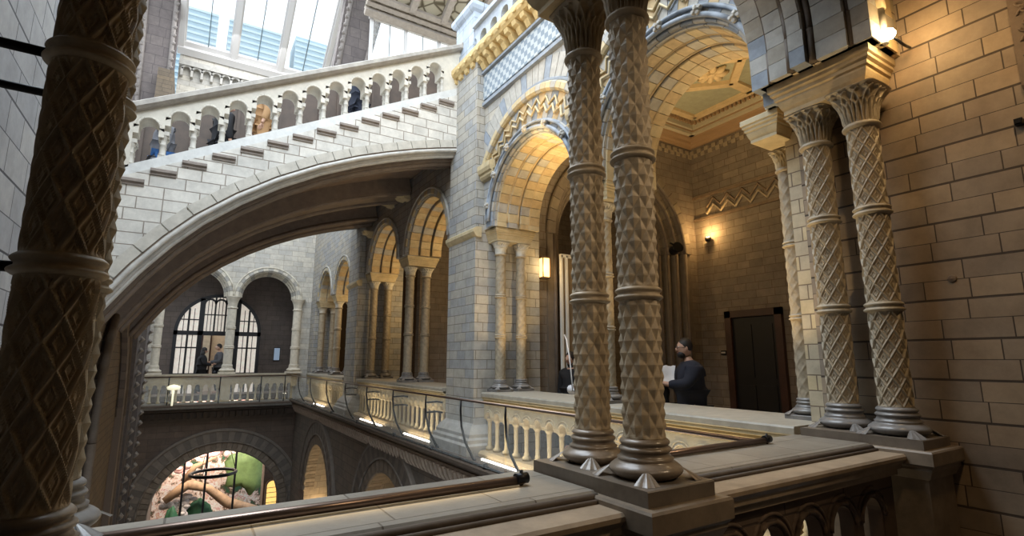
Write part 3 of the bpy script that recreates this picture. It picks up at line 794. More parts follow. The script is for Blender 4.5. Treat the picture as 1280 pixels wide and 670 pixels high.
# gallery balustrade (coping, mouldings, balusters) on the main arcade
def balustrade(y0, y1, label, nb=None, x=4.04):
    R = root('stone_balustrade', label, 'balustrade', (x, (y0 + y1) / 2, FZ), 'stone balustrades of the gallery')
    inv = Matrix.Translation((-x, -(y0 + y1) / 2, -FZ))
    def fin(q, n, mt):
        o = q.build(n, mt, R); o.matrix_parent_inverse = inv; return o
    q = MB(); q.prism([(x - .06, -.56), (x - .06, -.515), (x - .05, -.50), (x + .85, -.50), (x + .85, -.60), (x - .0, -.60)], y0, y1, MX)
    fin(q, 'coping', plain('gallery_coping_stone', (.36, .33, .27), .45, noise=.2, bump=.2))
    q = MB(); q.prism([(x - .04, -.56), (x - .045, -.60), (x - .01, -.61), (x - .02, -.63), (x + .02, -.645), (x + .02, -.665), (x + .2, -.665), (x + .2, -.56)], y0, y1, MX)
    fin(q, 'coping_moulding', BUFFL)
    p = .235; n = nb or int((y1 - y0 - .1) / p); p = (y1 - y0) / n
    q = MB(); segs = []
    w = p * .52
    u = y0
    for i in range(n):
        a = y0 + i * p + (p - w) / 2
        segs += [('s', u, a, -.90), ('a', a, a + w, -.87)]; u = a + w
    segs.append(('s', u, y1, -.90))
    arch_wall(q, segs, -.665, x + .0, x + .17, MX, N=8)
    for i in range(n):
        a = y0 + (i + .5) * p
        q.arc(a, -.87, circ(w / 2 + .018, x - .004, .012, 6), MX, 8, smooth=True)
        q.arc(a, -.87, circ(w / 2 + .048, x - .002, .010, 6), MX, 8, smooth=True)
    fin(q, 'arch_frieze', BUFFL)
    q = MB(); q.prism([(x - .10, FZ), (x - .10, -1.40), (x - .05, -1.36), (x + .2, -1.36), (x + .2, FZ)], y0, y1, MX)
    fin(q, 'base_course', BUFF)
    bal = MB()
    bal.lathe([(.06, -1.36), (.064, -1.32), (.03, -1.285), (.04, -1.27), (.028, -1.25), (.031, -1.0), (.036, -.965), (.03, -.955), (.045, -.93), (.06, -.91), (.062, -.885)], x + .08, 0, 12)
    me = None
    for i in range(n + 1):
        if me is None:
            b0 = bal.build('baluster', BUFFL, R); me = b0.data
        else:
            b0 = bpy.data.objects.new('baluster', me); COL.objects.link(b0); b0.parent = R
        b0.matrix_parent_inverse = inv
        b0.location = (0, min(max(y0 + i * p, y0 + .04), y1 - .04), 0)
balustrade(2.34, 4.62, 'gilded-looking stone balustrade below the coffered-ceiling arch')
balustrade(4.62, 7.28, 'stone balustrade with carved balusters right of the stair pier')
balustrade(8.72, 11.42, 'stone balustrade in the shaded bay just beyond the stair pier')
balustrade(11.42, 14.2, 'stone balustrade in the second shaded bay beyond the stair pier')
balustrade(15.62, 20.9, 'stone balustrade of the last bays before the far corner')

# ledge, dentil cornice below, light strips
q = MB(); q.prism([(3.52, -1.50), (3.52, -1.455), (3.56, -1.44), (4.1, -1.44), (4.1, -1.62), (3.80, -1.62), (3.72, -1.58), (3.60, -1.56), (3.56, -1.52)], 2.38, 21.4, MX)
struct(q, 'trim_ledge', DARKST)
q = MB(); y = 2.5
q.prism([(3.80, -1.60), (3.64, -1.60), (3.62, -1.63), (3.80, -1.66)], 2.4, 21.45, MX)
while y < 21.3:
    q.prism([(3.80, -1.65), (3.64, -1.66), (3.68, -1.80), (3.74, -1.90), (3.80, -1.93)], y, y + .07, MX)
    q.arc(y + .125, -1.74, rect(.055, .085, 3.66, 3.8), MX, 6)
    y += .18
struct(q, 'trim_ledge_corbels', plain('corbel_stone', (.48, .38, .29), .65, noise=.25))
q = MB()
q.prism([(3.72, -1.66), (3.62, -1.68), (3.60, -1.74), (3.80, -1.78), (3.80, -1.66)], -1.1, 3.6, lambda u, d, z: (u, d - 3.8 + YF, z + .0))
x = -1.0
while x < 3.6:
    q.box(x, x + .09, YF - .16, YF, -1.98, -1.78); x += .2
q.box(-1.1, 3.7, YF - .07, YF, -2.10, -1.98)
struct(q, 'trim_far_corbels', DARKST)
LED = plain('white_light_strip', (1, 1, 1), .4, emit=(1, .95, .86), estr=9)
LEDGES = 1
for i, (a, b) in enumerate(((4.9, 7.0), (8.6, 10.2), (11.6, 13.2), (14.4, 16.0), (17.2, 18.6))):
    q = MB(); q.box(3.84, 3.875, a, b, -1.44, -1.425)
    tag(q.build('glow_strip', LED), ['bright white light strip on the ledge beside the carved balusters', 'white light strip on the ledge just past the stair pier', 'white light strip on the ledge under the bridge', 'white light strip on the ledge by the second pier', 'white light strip on the ledge nearest the far corner'][i], 'light', 'light strips on the gallery ledge', 'thing')
    light('ledge_strip_light', 'AREA', (3.86, (a + b) / 2, -1.41), 6, (1, .86, .62), .04, b - a, rot=(pi, 0, 0))
R = root('cable_pipe', 'dark pipe with clamps running along the outer edge of the gallery ledge', 'pipe', (3.58, 2.4, -1.42))
q = MB(); q.tube([(0, 0, 0), (0, 18.9, 0)], .018, 8); q.build('pipe', IRON, R)
for y in (3.6, 5.0, 6.4, 8.2, 10.0, 12.5, 15, 17.5):
    q = MB(); q.tube([(0, y - 2.4, -.02), (0, y - 2.4, .045)], .034, 8); q.tube([(0, y - 2.4 - .05, .0), (0, y - 2.4 + .05, .0)], .03, 8); q.build('clamp', IRON, R)

# glass rail with bowed posts
GLASS = bpy.data.materials.new('clear_glass'); nt, b = nodes_of(GLASS)
b.inputs['Base Color'].default_value = (.92, .97, .95, 1); b.inputs['Roughness'].default_value = .02
b.inputs['Alpha'].default_value = .10; b.inputs['Specular IOR Level'].default_value = .8
R = root('glass_railing', 'glass railing with thin bronze top rail and bowed dark posts along the gallery', 'railing', (3.5, 2.3, -1.44))
inv = Matrix.Translation((-3.5, -2.3, 1.44))
def fr(q, n, mt):
    o = q.build(n, mt, R); o.matrix_parent_inverse = inv; return o
q = MB(); q.tube([(3.5, 2.3, -.57), (3.5, 20.9, -.57)], .017, 10); fr(q, 'top_rail', BRONZE)
ys = [4.35, 5.75, 7.0, 8.3, 9.9, 11.6, 13.4, 15.4, 17.6, 19.6]
for y in ys:
    q = MB(); q.tube([(3.5, y, -.575), (3.495, y, -.72), (3.515, y, -.95), (3.58, y, -1.18), (3.68, y, -1.36), (3.74, y, -1.45)], [.012, .016, .018, .018, .02, .026], 8); fr(q, 'post', IRON)
    if y in (9.9, 11.6, 8.3, 13.4):
        for z in (-.70, -.86):
            q = MB(); q.tube([(3.51, y, z), (3.68, y - .05, z + .01), (3.74, y - .14, z)], .016, 6); fr(q, 'bracket_arm', IRON)
yy = [2.35] + ys + [20.9]
for a, b_ in zip(yy, yy[1:]):
    q = MB(); q.box(3.497, 3.503, a + .03, b_ - .03, -1.40, -.60); fr(q, 'glass_pane', GLASS)

# lower arches of the side wall
def low_arch(uc, r, zs, label, mp=MX, d=3.8, mats=None, n=40):
    q = MB()
    q.arc(uc, zs, rect(r + .30, r + .62, d - .06, d + .02), mp, n, (0, 1), gap=.001)
    q.arc(uc, zs, rect(r + .62, r + .72, d - .09, d + .02, .02), mp, n, (0,))
    q.arc(uc, zs, rect(r - .04, r + .26, d - .04, d + .3, .03), mp, n, (2, 3), gap=.004)
    q.arc(uc, zs, circ(r + .27, d - .05, .03, 8), mp, n, (0,), smooth=True)
    q.arc(uc, zs, circ(r + .0, d + .0, .045, 8), mp, n, (0,), smooth=True)
    tag(q.build('arch_moulding', mats or [plain('low_arch_a', (.21, .18, .15), .7, noise=.2), plain('low_arch_b', (.15, .13, .11), .7, noise=.2), plain('low_arch_c', (.27, .22, .17), .7, noise=.3), plain('low_arch_d', (.20, .16, .12), .7, noise=.3)]), label, 'arch', 'arch rings below the ledge', 'thing')
low_arch(17.3, 1.70, -4.25, 'tall lower arch below the ledge nearest the far corner')
low_arch(11.0, 1.70, -4.0, 'lower arch with ribbed ring below the ledge, nearer the viewer')
low_arch(1.45, 2.0, -5.1, 'great lower arch in the far wall with coloured display beyond', MY, YF)

# ================================================================== STAIR BRIDGE
SY0, SY1 = 8.3, 14.9
sof = [(-1.1, .45), (-.803, .906), (-.62, 1.18), (-.3, 1.58), (.036, 1.93), (.5, 2.31), (1.018, 2.66), (1.6, 2.98), (2.207, 3.25), (2.7, 3.43), (3.181, 3.585), (3.6, 3.70), (4.12, 3.82)]
def sofz(x):
    for (a, za), (b, zb) in zip(sof, sof[1:]):
        if x <= b: return za + (zb - za) * (x - a) / (b - a)
    return sof[-1][1]
STEP = .349; RISE = .1825; NX0 = -.62; NZ0 = 2.644
def treadz(x): return NZ0 + math.floor((x - NX0) / STEP) * RISE
SR = root('flying_staircase', 'pale stone staircase bridge crossing the hall on a sweeping half arch', 'staircase', (1.45, 11.6, 3.0))
sinv = Matrix.Translation((-1.45, -11.6, -3.0))
def fs(q, n, mt, lab=None):
    o = q.build(n, mt, SR); o.matrix_parent_inverse = sinv
    if lab: o['label'] = lab
    return o
xs = []; x = -1.1
while x < 4.12: xs.append(x); x += .05
xs.append(4.12)
def nose(x): return NZ0 - .10 + (x - NX0) / STEP * RISE
q = MB(); q.strip(xs, [sofz(x) + .10 for x in xs], [nose(x) for x in xs], SY0, SY0 + .3, MY)
fs(q, 'side_wall', W_STAIR)
q = MB(); q.strip(xs, [sofz(x) + .10 for x in xs], [nose(x) for x in xs], SY1 - .3, SY1, MY)
fs(q, 'side_wall', W_STAIR)
q = MB(); q.strip(xs, [nose(x) - .1 for x in xs], [nose(x) + 1.95 for x in xs], 10.9, 11.0, MY)
for i in range(14):
    x = -1.0 + i * .37; q.strip([x, x + .05], [nose(x), nose(x + .05)], [nose(x) + 1.95, nose(x + .05) + 1.95], 10.86, 10.9, MY)
q.strip([4.12, 7.5], [nose(4.12) - .1, nose(4.12) - .1], [nose(4.12) + 2.2, nose(4.12) + 2.2], 10.9, 11.0, MY)
fs(q, 'dark_backing', plain('backing_shade', (.07, .045, .03), .6, noise=.4, nscale=3))  # added dark sheet that makes the gaps between balusters read as shade
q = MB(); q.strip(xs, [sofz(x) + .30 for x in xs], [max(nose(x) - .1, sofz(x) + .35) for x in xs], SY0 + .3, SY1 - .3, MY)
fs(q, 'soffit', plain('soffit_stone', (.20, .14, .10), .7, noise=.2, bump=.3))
# edge voussoirs (pale), then rolls
def normal_off(x, d):
    e = .02; dx = 2 * e; dzz = sofz(x + e) - sofz(x - e); L = sqrt(dx * dx + dzz * dzz)
    return x - dzz / L * d, sofz(x) + dx / L * d
def rib(q, off0, off1, y0, y1, m_=0, seglen=None, gap=0.0, smooth=False):
    xs2 = [-1.05 + .05 * i for i in range(int(5.15 / .05) + 1)]
    rows = []
    P = []
    for x in xs2:
        a = normal_off(x, off0); b = normal_off(x, off1)
        P.append([(a[0], y0, a[1]), (b[0], y0, b[1]), (b[0], y1, b[1]), (a[0], y1, a[1])])
    if seglen:
        i = 0; k = 0
        while i < len(P) - 1:
            j = min(i + seglen, len(P) - 1)
            q.grid(P[i:j + 1], m_, True, False); i = j
    else: q.grid(P, m_, True, smooth)
def ribtube(q, off, y, r, m_=0):
    pts = [(*normal_off(-1.05 + .05 * i, off),) for i in range(104)]
    q.tube([(p[0], y, p[1]) for p in pts], r, 10, m_)
# pale arch stones as separate blocks with joints
q = MB()
xs2 = [-1.02 + .02 * i for i in range(257)]
blk = 13
i = 0
while i < len(xs2) - 1:
    j = min(i + blk, len(xs2) - 1)
    rows = []
    for k in range(i, j + 1):
        x = xs2[k] + (.006 if k == i else (-.006 if k == j else 0))
        a = normal_off(x, .10); b = normal_off(x, .24)
        rows.append([(a[0], SY0 - .025, a[1]), (b[0], SY0 - .025, b[1]), (b[0], SY0 + .05, b[1]), (a[0], SY0 + .05, a[1])])
    q.grid(rows, 0, True, False); q.add(rows[0], [(0, 1, 2, 3)]); q.add(rows[-1], [(3, 2, 1, 0)])
    i = j
fs(q, 'arch_stone', plain('arch_edge_stone', (.50, .47, .41), .7, noise=.2, bump=.3))
MD = plain('rib_dark', (.16, .12, .09), .6, noise=.25, bump=.3); ML = plain('rib_light', (.50, .48, .44), .5, noise=.2, bump=.2)
q = MB()
rib(q, .03, .10, SY0 - .01, SY0 + .35, 0)
ribtube(q, .045, SY0 + .0, .035, 1)
rib(q, -.02, .06, SY0 + .04, SY0 + .5, 1)
ribtube(q, -.03, SY0 + .10, .04, 1)
rib(q, -.10, .1, SY0 + .18, SY0 + .62, 0)
ribtube(q, -.11, SY0 + .30, .05, 0)
ribtube(q, -.09, SY0 + .55, .04, 0)
rib(q, .0, .2, SY0 + .6, SY0 + 1.0, 0)
fs(q, 'near_rib', [MD, ML])
q = MB()
rib(q, -.10, .25, SY1 - 1.5, SY1 - .5, 0); ribtube(q, -.12, SY1 - 1.0, .07, 0); ribtube(q, -.02, SY1 - .3, .07, 0); rib(q, -.02, .2, SY1 - .6, SY1, 0)
ribtube(q, -.08, SY1 - 1.5, .05, 0)
fs(q, 'far_rib', [MD, ML])
q = MB()
rib(q, -.02, .3, 10.9, 11.9, 0); ribtube(q, -.03, 11.0, .06, 0); ribtube(q, -.03, 11.8, .06, 0)
fs(q, 'middle_rib', [MD, ML])
# projecting step ends
n_st = 14
q = MB(); q.prism([(SY0 - .05, -.045), (SY0 - .05, -.01), (SY0 - .035, 0), (SY0 + .28, 0), (SY0 + .28, -.09), (SY0 - .02, -.09), (SY0 - .02, -.06)], 0, STEP * .86, MY)
st0 = fs(q, 'step_end', plain('step_stone', (.24, .20, .17), .6, noise=.25, bump=.2)); sme = st0.data
for i in range(n_st):
    o = st0 if i == 0 else bpy.data.objects.new('step_end', sme)
    if i: COL.objects.link(o); o.parent = SR; o.matrix_parent_inverse = sinv
    o.location = (-.60 + (i - 1) * STEP, 0, 2.565 + (i - 1) * RISE)
# treads across
q = MB()
for i in range(-1, n_st):
    x = NX0 - .3 + i * STEP
    q.box(x, x + STEP, SY0 + .3, SY1 - .3, NZ0 - .25 + i * RISE, NZ0 - .12 + i * RISE)
fs(q, 'treads', W_STAIR)
# stair balustrade: base rail, colonnettes in two rows, arches, coping
def slope(x): return NZ0 + .02 + (x - NX0) * RISE / STEP     # top of string
RS = RISE / STEP
def sheared(q, n, mt, lab=None): return fs(q, n, mt, lab)
PBX = [-.8495 + .349 * i for i in range(14)]
def stair_parapet(yf, full=True):
    q = MB()
    # base course in stepped blocks
    q.strip([-1.1, 4.12], [slope(-1.1) - .16, slope(4.12) - .16], [slope(-1.1) + .03, slope(4.12) + .03], yf + .02, yf + .30, MY)
    fs(q, 'string_course', plain('string_stone', (.60, .60, .58), .6, noise=.15, bump=.2))
    # arched frieze that steps upward
    q = MB()
    w = .226; p = .349
    for i in range(13):
        a = PBX[i]; c = a + p / 2 + .0; r = w / 2
        zs = slope(c) + .515
        us = [a, c - r] + [c - r * cos(pi * k / 12) for k in range(1, 12)] + [c + r, a + p]
        lo = [zs - .04, zs - .04] + [zs + r * sin(pi * k / 12) for k in range(1, 12)] + [zs - .04, zs - .04]
        lo[1] = zs; lo[-2] = zs
        hi = [slope(u) + .80 for u in us]
        q.strip(us, lo, hi, yf + .02, yf + .30, MY)
        q.strip([a - .001, c - r + .001], [zs - .115, zs - .115], [zs + .01, zs + .01], yf + .02, yf + .30, MY)
        q.strip([c + r - .001, a + p + .001], [zs - .115, zs - .115], [zs + .01, zs + .01], yf + .02, yf + .30, MY)
        if full:
            q.arc(c, zs, rect(r + .002, r + .035, yf - .005, yf + .03, .008), MY, 9, gap=.01)
    q.strip([-1.1, PBX[0]], [slope(-1.1), slope(PBX[0])], [slope(-1.1) + .80, slope(PBX[0]) + .80], yf + .02, yf + .3, MY)
    e = PBX[0] + 13 * p
    if e < 4.12: q.strip([e, 4.12], [slope(e) + .03, slope(4.12) + .03], [slope(e) + .80, slope(4.12) + .80], yf + .02, yf + .3, MY)
    fs(q, 'arch_frieze', plain('stair_frieze_stone', (.60, .56, .48), .7, noise=.15, bump=.25))
    # coping with a dark hollow beneath
    q = MB(); q.prism([(yf - .05, .785), (yf - .09, .82), (yf - .09, .89), (yf - .03, .925), (yf + .35, .925), (yf + .39, .88), (yf + .39, .83), (yf + .3, .77), (yf + .0, .77), (yf - .01, .785)], -1.1, 4.0, lambda u, d, z: (u, d, z + slope(u)))
    q.prism([(yf - .09, .81), (yf - .09, .925), (yf + .39, .925), (yf + .39, .77), (yf, .77)], 4.0, 4.12, lambda u, d, z: (u, d, z + slope(4.0)))
    fs(q, 'coping', plain('stair_coping_stone', (.34, .31, .27), .6, noise=.25, bump=.25))
    b = MB()
    b.box(-.045, .045, -.045, .045, -.02, .03)
    b.lathe([(.046, .03), (.05, .05), (.036, .065), (.036, .18), (.042, .19), (.042, .20), (.036, .21), (.036, .27), (.042, .28), (.056, .315), (.058, .33)], 0, 0, 12)
    b.box(-.06, .06, -.06, .06, .33, .385)
    me = None
    for i in range(14):
        for yy_, zo in ((yf + .085, 0), (yf + .235, 0)):
            if not full and yy_ > yf + .1: continue
            x = PBX[i]
            if me is None:
                o = fs(b, 'baluster', plain('stair_baluster_stone', (.52, .49, .43), .65, noise=.2)); me = o.data
            else:
                o = bpy.data.objects.new('baluster', me); COL.objects.link(o); o.parent = SR; o.matrix_parent_inverse = sinv
            o.location = (x, yy_, slope(x) + .02)
stair_parapet(SY0)
stair_parapet(SY1 - .32, False)

# ================================================================== PERSON BUILDER
def skin_obj(name, pts, edges, radii, mat, parent, rootv=0, sub=2):
    me = bpy.data.meshes.new(name); me.from_pydata(pts, edges, [])
    me.materials.append(mat)
    o = bpy.data.objects.new(name, me); COL.objects.link(o); o.parent = parent
    md = o.modifiers.new('skin', 'SKIN')
    if not me.skin_vertices:
        import bmesh
        bm = bmesh.new(); bm.from_mesh(me); bm.verts.layers.skin.verify(); bm.to_mesh(me); bm.free()
    sv = me.skin_vertices[0].data
    for i, r in enumerate(radii):
        sv[i].radius = r if isinstance(r, tuple) else (r, r)
        sv[i].use_root = (i == rootv)
    md.use_smooth_shade = True
    sb = o.modifiers.new('sub', 'SUBSURF'); sb.levels = sub; sb.render_levels = sub
    return o
SKIN = plain('skin', (.50, .30, .21), .5); HAIR = plain('dark_hair', (.012, .009, .008), .6)
def ellip(q, c, s, seg=16, m=0, fn=None):
    rows = []
    for i in range(13):
        th = pi * i / 12; row = []
        for j in range(seg):
            ph = 2 * pi * j / seg
            d = Vector((sin(th) * cos(ph), sin(th) * sin(ph), cos(th)))
            k = fn(d) if fn else 1
            row.append((c[0] + d.x * s[0] * k, c[1] + d.y * s[1] * k, c[2] + d.z * s[2] * k))
        rows.append(row)
    q.grid(rows, m, True, True)
def person(x, y, z, head, h, label, top, bottom, arms='hold', hair='short', beard=False, lean=0.0, specs=False, nodtilt=0.0, group=None, skirt=False):
    """faces local +x, heading = rotation about z"""
    R = root('person', label, 'person', (x, y, z), group)
    R.rotation_euler = (0, 0, head)
    s = h / 1.75
    def P(a, b, c): return ((a + lean * max(0, c - .9)) * s, b * s, c * s)
    pts = [P(0, 0, .95), P(0, 0, 1.12), P(0, 0, 1.30), P(.0, 0, 1.42), P(.015, 0, 1.50), P(.03, 0, 1.56)]
    rad = [(.14, .11), (.13, .10), (.15, .11), (.11, .085), (.055, .055), (.05, .05)]
    rad = [(a * s, b * s) for a, b in rad]; ed = [(i, i + 1) for i in range(5)]
    armj = {}
    for sd in (-1, 1):
        i = len(pts)
        if arms == 'hold': A = [P(.0, sd * .19, 1.40), P(.06, sd * .24, 1.15), P(.30, sd * .13, 1.12), P(.37, sd * .10, 1.14)]
        elif arms == 'reach': A = [P(.0, sd * .19, 1.40), P(.14, sd * .25, 1.20), P(.36, sd * .15, 1.20), P(.43, sd * .12, 1.22)]
        else: A = [P(.0, sd * .19, 1.40), P(-.02, sd * .25, 1.12), P(.05, sd * .24, .88), P(.07, sd * .235, .82)]
        pts += A; rad += [(.06 * s,) * 2, (.048 * s,) * 2, (.033 * s,) * 2, (.028 * s,) * 2]
        ed += [(3, i), (i, i + 1), (i + 1, i + 2), (i + 2, i + 3)]
        armj[sd] = A
        i = len(pts)
        pts += [P(0, sd * .10, .88), P(.02, sd * .11, .48), P(-.02, sd * .12, .09), P(.12, sd * .13, .035)]
        rad += [(.095 * s,) * 2, (.065 * s,) * 2, (.045 * s,) * 2, (.04 * s,) * 2]
        ed += [(0, i), (i, i + 1), (i + 1, i + 2), (i + 2, i + 3)]
    body = skin_obj('body', pts, ed, rad, SKIN, R)
    # clothing follows the body a little larger
    n0 = 5
    cp = pts[:5]; cr = [(a * 1.2 + .02, b * 1.3 + .03) for a, b in rad[:4]] + [(.075 * s, .075 * s)]; ce = [(i, i + 1) for i in range(4)]
    for sd in (-1, 1):
        i = len(cp); A = armj[sd][:3]
        cp = cp + A; cr = cr + [(.098 * s,) * 2, (.080 * s,) * 2, (.056 * s,) * 2]; ce = ce + [(3, i), (i, i + 1), (i + 1, i + 2)]
    i = len(cp); cp = cp + [P(0, 0, .82)]; cr = cr + [(.22 * s, .18 * s)]; ce = ce + [(0, i)]
    skin_obj('jacket', cp, ce, cr, top, R)
    tp = [P(0, 0, .93)]; tr = [(.19 * s, .16 * s)]; te = []
    for sd in (-1, 1):
        i = len(tp)
        tp += [P(0, sd * .10, .85), P(.02, sd * .11, .48), P(-.02, sd * .12, .10)]; tr += [(.135 * s,) * 2, (.095 * s,) * 2, (.075 * s,) * 2]
        te += [(0, i), (i, i + 1), (i + 1, i + 2)]
    skin_obj('trousers', tp, te, tr, bottom, R)
    # head
    hc = Vector(P(.06, 0, 1.655)); q = MB()
    def hf(d):
        k = 1.0
        if d.z < -.2: k -= .12 * (-d.z - .2)
        if d.x > .55 and abs(d.y) < .32 and -.25 < d.z < .15: k += .12 * (d.x - .55) * 2 * (1 - abs(d.y) / .32)
        return k
    ellip(q, hc, (.098 * s, .078 * s, .118 * s), 24, 0, hf)
    q.tube([hc + Vector((.092, 0, .022)) * s, hc + Vector((.112, 0, -.012)) * s, hc + Vector((.118, 0, -.024)) * s, hc + Vector((.096, 0, -.034)) * s], [.008 * s, .012 * s, .016 * s, .009 * s], 8)
    for sd in (-1, 1):
        ellip(q, hc + Vector((.0, sd * .079, -.005)) * s, (.018 * s, .01 * s, .03 * s), 10)
    q.build('head', SKIN, R)
    q = MB()
    for sd in (-1, 1): ellip(q, hc + Vector((.088, sd * .03, .018)) * s, (.011 * s, .013 * s, .010 * s), 10)
    q.build('eyes', plain('eye_white', (.7, .68, .65), .3), R)
    q = MB(); q.tube([hc + Vector((.093, -.025, -.055)) * s, hc + Vector((.101, 0, -.056)) * s, hc + Vector((.093, .025, -.055)) * s], .006 * s, 6); q.build('mouth', plain('lips', (.35, .14, .12), .5), R)
    q = MB()
    if hair == 'long':
        ellip(q, hc + Vector((-.018, 0, .022)) * s, (.105 * s, .092 * s, .118 * s), 20)
        q.tube([hc + Vector((-.04, 0, .0)) * s, hc + Vector((-.07, 0, -.14)) * s, hc + Vector((-.06, 0, -.28)) * s], [.09 * s, .085 * s, .04 * s], 12)
    else:
        ellip(q, hc + Vector((-.016, 0, .030)) * s, (.098 * s, .084 * s, .108 * s), 20, 0, lambda d: 1 + .03 * sin(d.x * 20) * sin(d.y * 17))
    q.build('hair', HAIR, R)
    if beard:
        q = MB(); ellip(q, hc + Vector((.045, 0, -.078)) * s, (.055 * s, .060 * s, .052 * s), 16); q.build('beard', HAIR, R)
    if specs:
        q = MB()
        for sd in (-1, 1):
            c = hc + Vector((.106, sd * .033, .016)) * s
            q.tube([c + Vector((0, .024 * cos(t * pi / 5), .019 * sin(t * pi / 5))) * s for t in range(11)], .0032 * s, 6)
            q.tube([c + Vector((0, sd * .024, 0)) * s, hc + Vector((.0, sd * .085, .012)) * s], .003 * s, 6)
        q.tube([hc + Vector((.106, -.01, .02)) * s, hc + Vector((.106, .01, .02)) * s], .003 * s, 6)
        q.build('glasses', IRON, R)
    # hands
    for sd in (-1, 1):
        A = armj[sd]; w = Vector(A[3]); d = (w - Vector(A[2])).normalized()
        side = Vector((0, -sd, 0)); up = d.cross(side).normalized()
        hp = [w, w + d * .05 * s, w + d * .085 * s]; hr = [(.026 * s, .02 * s), (.038 * s, .016 * s), (.036 * s, .014 * s)]; he = [(0, 1), (1, 2)]
        for k, L in enumerate((.062, .072, .068, .052)):
            off = up * (.026 - .0175 * k) * s
            i = len(hp)
            hp += [w + d * .088 * s + off, w + d * (.088 + L * .5) * s + off + side * .010 * s, w + d * (.088 + L * .8) * s + off + side * .034 * s]
            hr += [(.0095 * s,) * 2, (.0088 * s,) * 2, (.0075 * s,) * 2]; he += [(2, i), (i, i + 1), (i + 1, i + 2)]
        i = len(hp)
        hp += [w + d * .035 * s + up * .035 * s, w + d * .07 * s + up * .055 * s + side * .015 * s, w + d * .095 * s + up * .05 * s + side * .03 * s]
        hr += [(.013 * s,) * 2, (.011 * s,) * 2, (.009 * s,) * 2]; he += [(0, i), (i, i + 1), (i + 1, i + 2)]
        skin_obj('hand', [tuple(p) for p in hp], he, hr, SKIN, R, sub=1)
    return R
NAVY = plain('navy_jacket', (.010, .013, .026), .85, noise=.2); BLK = plain('black_cloth', (.006, .006, .008), .85)
GRYC = plain('grey_cloth', (.10, .10, .11), .85); BLUEC = plain('blue_cloth', (.05, .16, .42), .8); BRNC = plain('tan_cloth', (.35, .20, .09), .8)
person(5.62, 4.62, FZ, radians(150), 1.74, 'bearded person in glasses and a navy jacket holding white paper by the gallery coping', NAVY, BLK, 'reach', beard=True, specs=True)
person(5.50, 5.08, FZ, radians(-20), 1.38, 'person in dark clothes mostly hidden behind the diamond-studded column, facing the bearded person', BLK, BLK, 'down', hair='long')
q = MB()
rows = []
for i in range(9):
    t = i / 8; rows.append([(.012 * sin(t * 5) + .006 * sin(j), -.09 + .18 * j / 6 + .012 * sin(t * 4), -.13 + .26 * t + .008 * sin(j * 2)) for j in range(7)])
q.grid(rows, 0, False, True); q.grid([[(p[0] + .004, p[1], p[2]) for p in r_] for r_ in rows], 0, False, True)
o = q.build('paper_sheet', plain('white_paper', (.78, .78, .80), .7)); o.location = (5.40, 4.80, -.20); o.rotation_euler = (0, radians(25), radians(40))
tag(o, 'white paper held up by the bearded person', 'paper', None, 'thing')
person(5.60, 7.05, FZ, radians(200), 1.60, 'person in black with long dark hair standing beyond the diamond-studded columns by the pier colonnettes', BLK, BLK, 'down', hair='long')
person(.62, 22.25, -1.25, radians(10), 1.66, 'silhouetted person in a hooded black coat at the far doorway', BLK, BLK, 'hold', hair='long', group=None)
person(1.18, 22.5, -1.25, radians(185), 1.80, 'silhouetted taller person in grey at the far doorway', GRYC, BLK, 'hold')
for i, (x, yy_, tp_, bt_, lb) in enumerate(((-.6, 9.4, GRYC, BLUEC, 'person in blue trousers behind the lowest stair balusters'), (.25, 9.6, BLK, BLK, 'person in black behind the lower stair balusters'),
                        (.85, 9.3, BRNC, BRNC, 'person in tan clothes behind the middle stair balusters'), (2.6, 9.5, NAVY, NAVY, 'person in navy behind the upper stair balusters'))):
    k = math.floor((x - NX0 + .3) / STEP)
    person(x, yy_ + .7, NZ0 - .12 + k * RISE, radians(20 if i % 2 else 190), 1.60, lb, tp_, bt_, 'down')

# ================================================================== GALLERY INTERIOR
# coffered ceiling
R = root('coffered_ceiling', 'cream and gilt panelled ceiling with a rosette seen through the large arch', 'ceiling', (7.75, 5.5, 5.2))
C1 = plain('ceiling_cream', (.52, .46, .33), .8, noise=.1); C2 = plain('ceiling_gilt', (.62, .47, .27), .7, noise=.15); C3 = plain('ceiling_sage', (.36, .36, .26), .8, noise=.15); C4 = plain('ceiling_brown', (.34, .22, .12), .7)
q = MB(); q.box(-2.85, 2.0, -3.5, 2.2, 0, .1); q.build('panel_field', C3, R)
def bar(q, a, b, w, z0=-.06, z1=.01):
    a = Vector((*a, 0)); b = Vector((*b, 0)); d = (b - a).normalized(); n = Vector((-d.y, d.x, 0)) * w
    vs = [a + n, b + n, b - n, a - n]
    q.add([(v.x, v.y, z0) for v in vs] + [(v.x, v.y, z1) for v in vs], [(0, 1, 2, 3), (4, 5, 6, 7), (0, 1, 5, 4), (1, 2, 6, 5), (2, 3, 7, 6), (3, 0, 4, 7)])
X_, Y_ = 1.2, 1.35
q = MB()
for sx in (-1, 1):
    bar(q, (sx * X_, -Y_), (sx * X_, Y_), .07); bar(q, (-X_, sx * Y_), (X_, sx * Y_), .07)
    bar(q, (sx * .55, 0), (sx * X_, 0), .09); bar(q, (0, sx * .55), (0, sx * Y_), .09)
    for sy in (-1, 1): bar(q, (sx * .62, 0), (0, sy * .62), .07, -.08)
q.build('moulded_ribs', C2, R)
q = MB()
for sx in (-1, 1):
    bar(q, (sx * 1.5, -1.65), (sx * 1.5, 1.65), .03, -.12); bar(q, (-1.5, sx * 1.65), (1.5, sx * 1.65), .03, -.12)
    bar(q, (sx * 1.72, -1.9), (sx * 1.72, 1.9), .10, -.16); bar(q, (-1.8, sx * 1.86), (1.8, sx * 1.86), .10, -.16)
q.build('outer_border', C1, R)
q = MB()
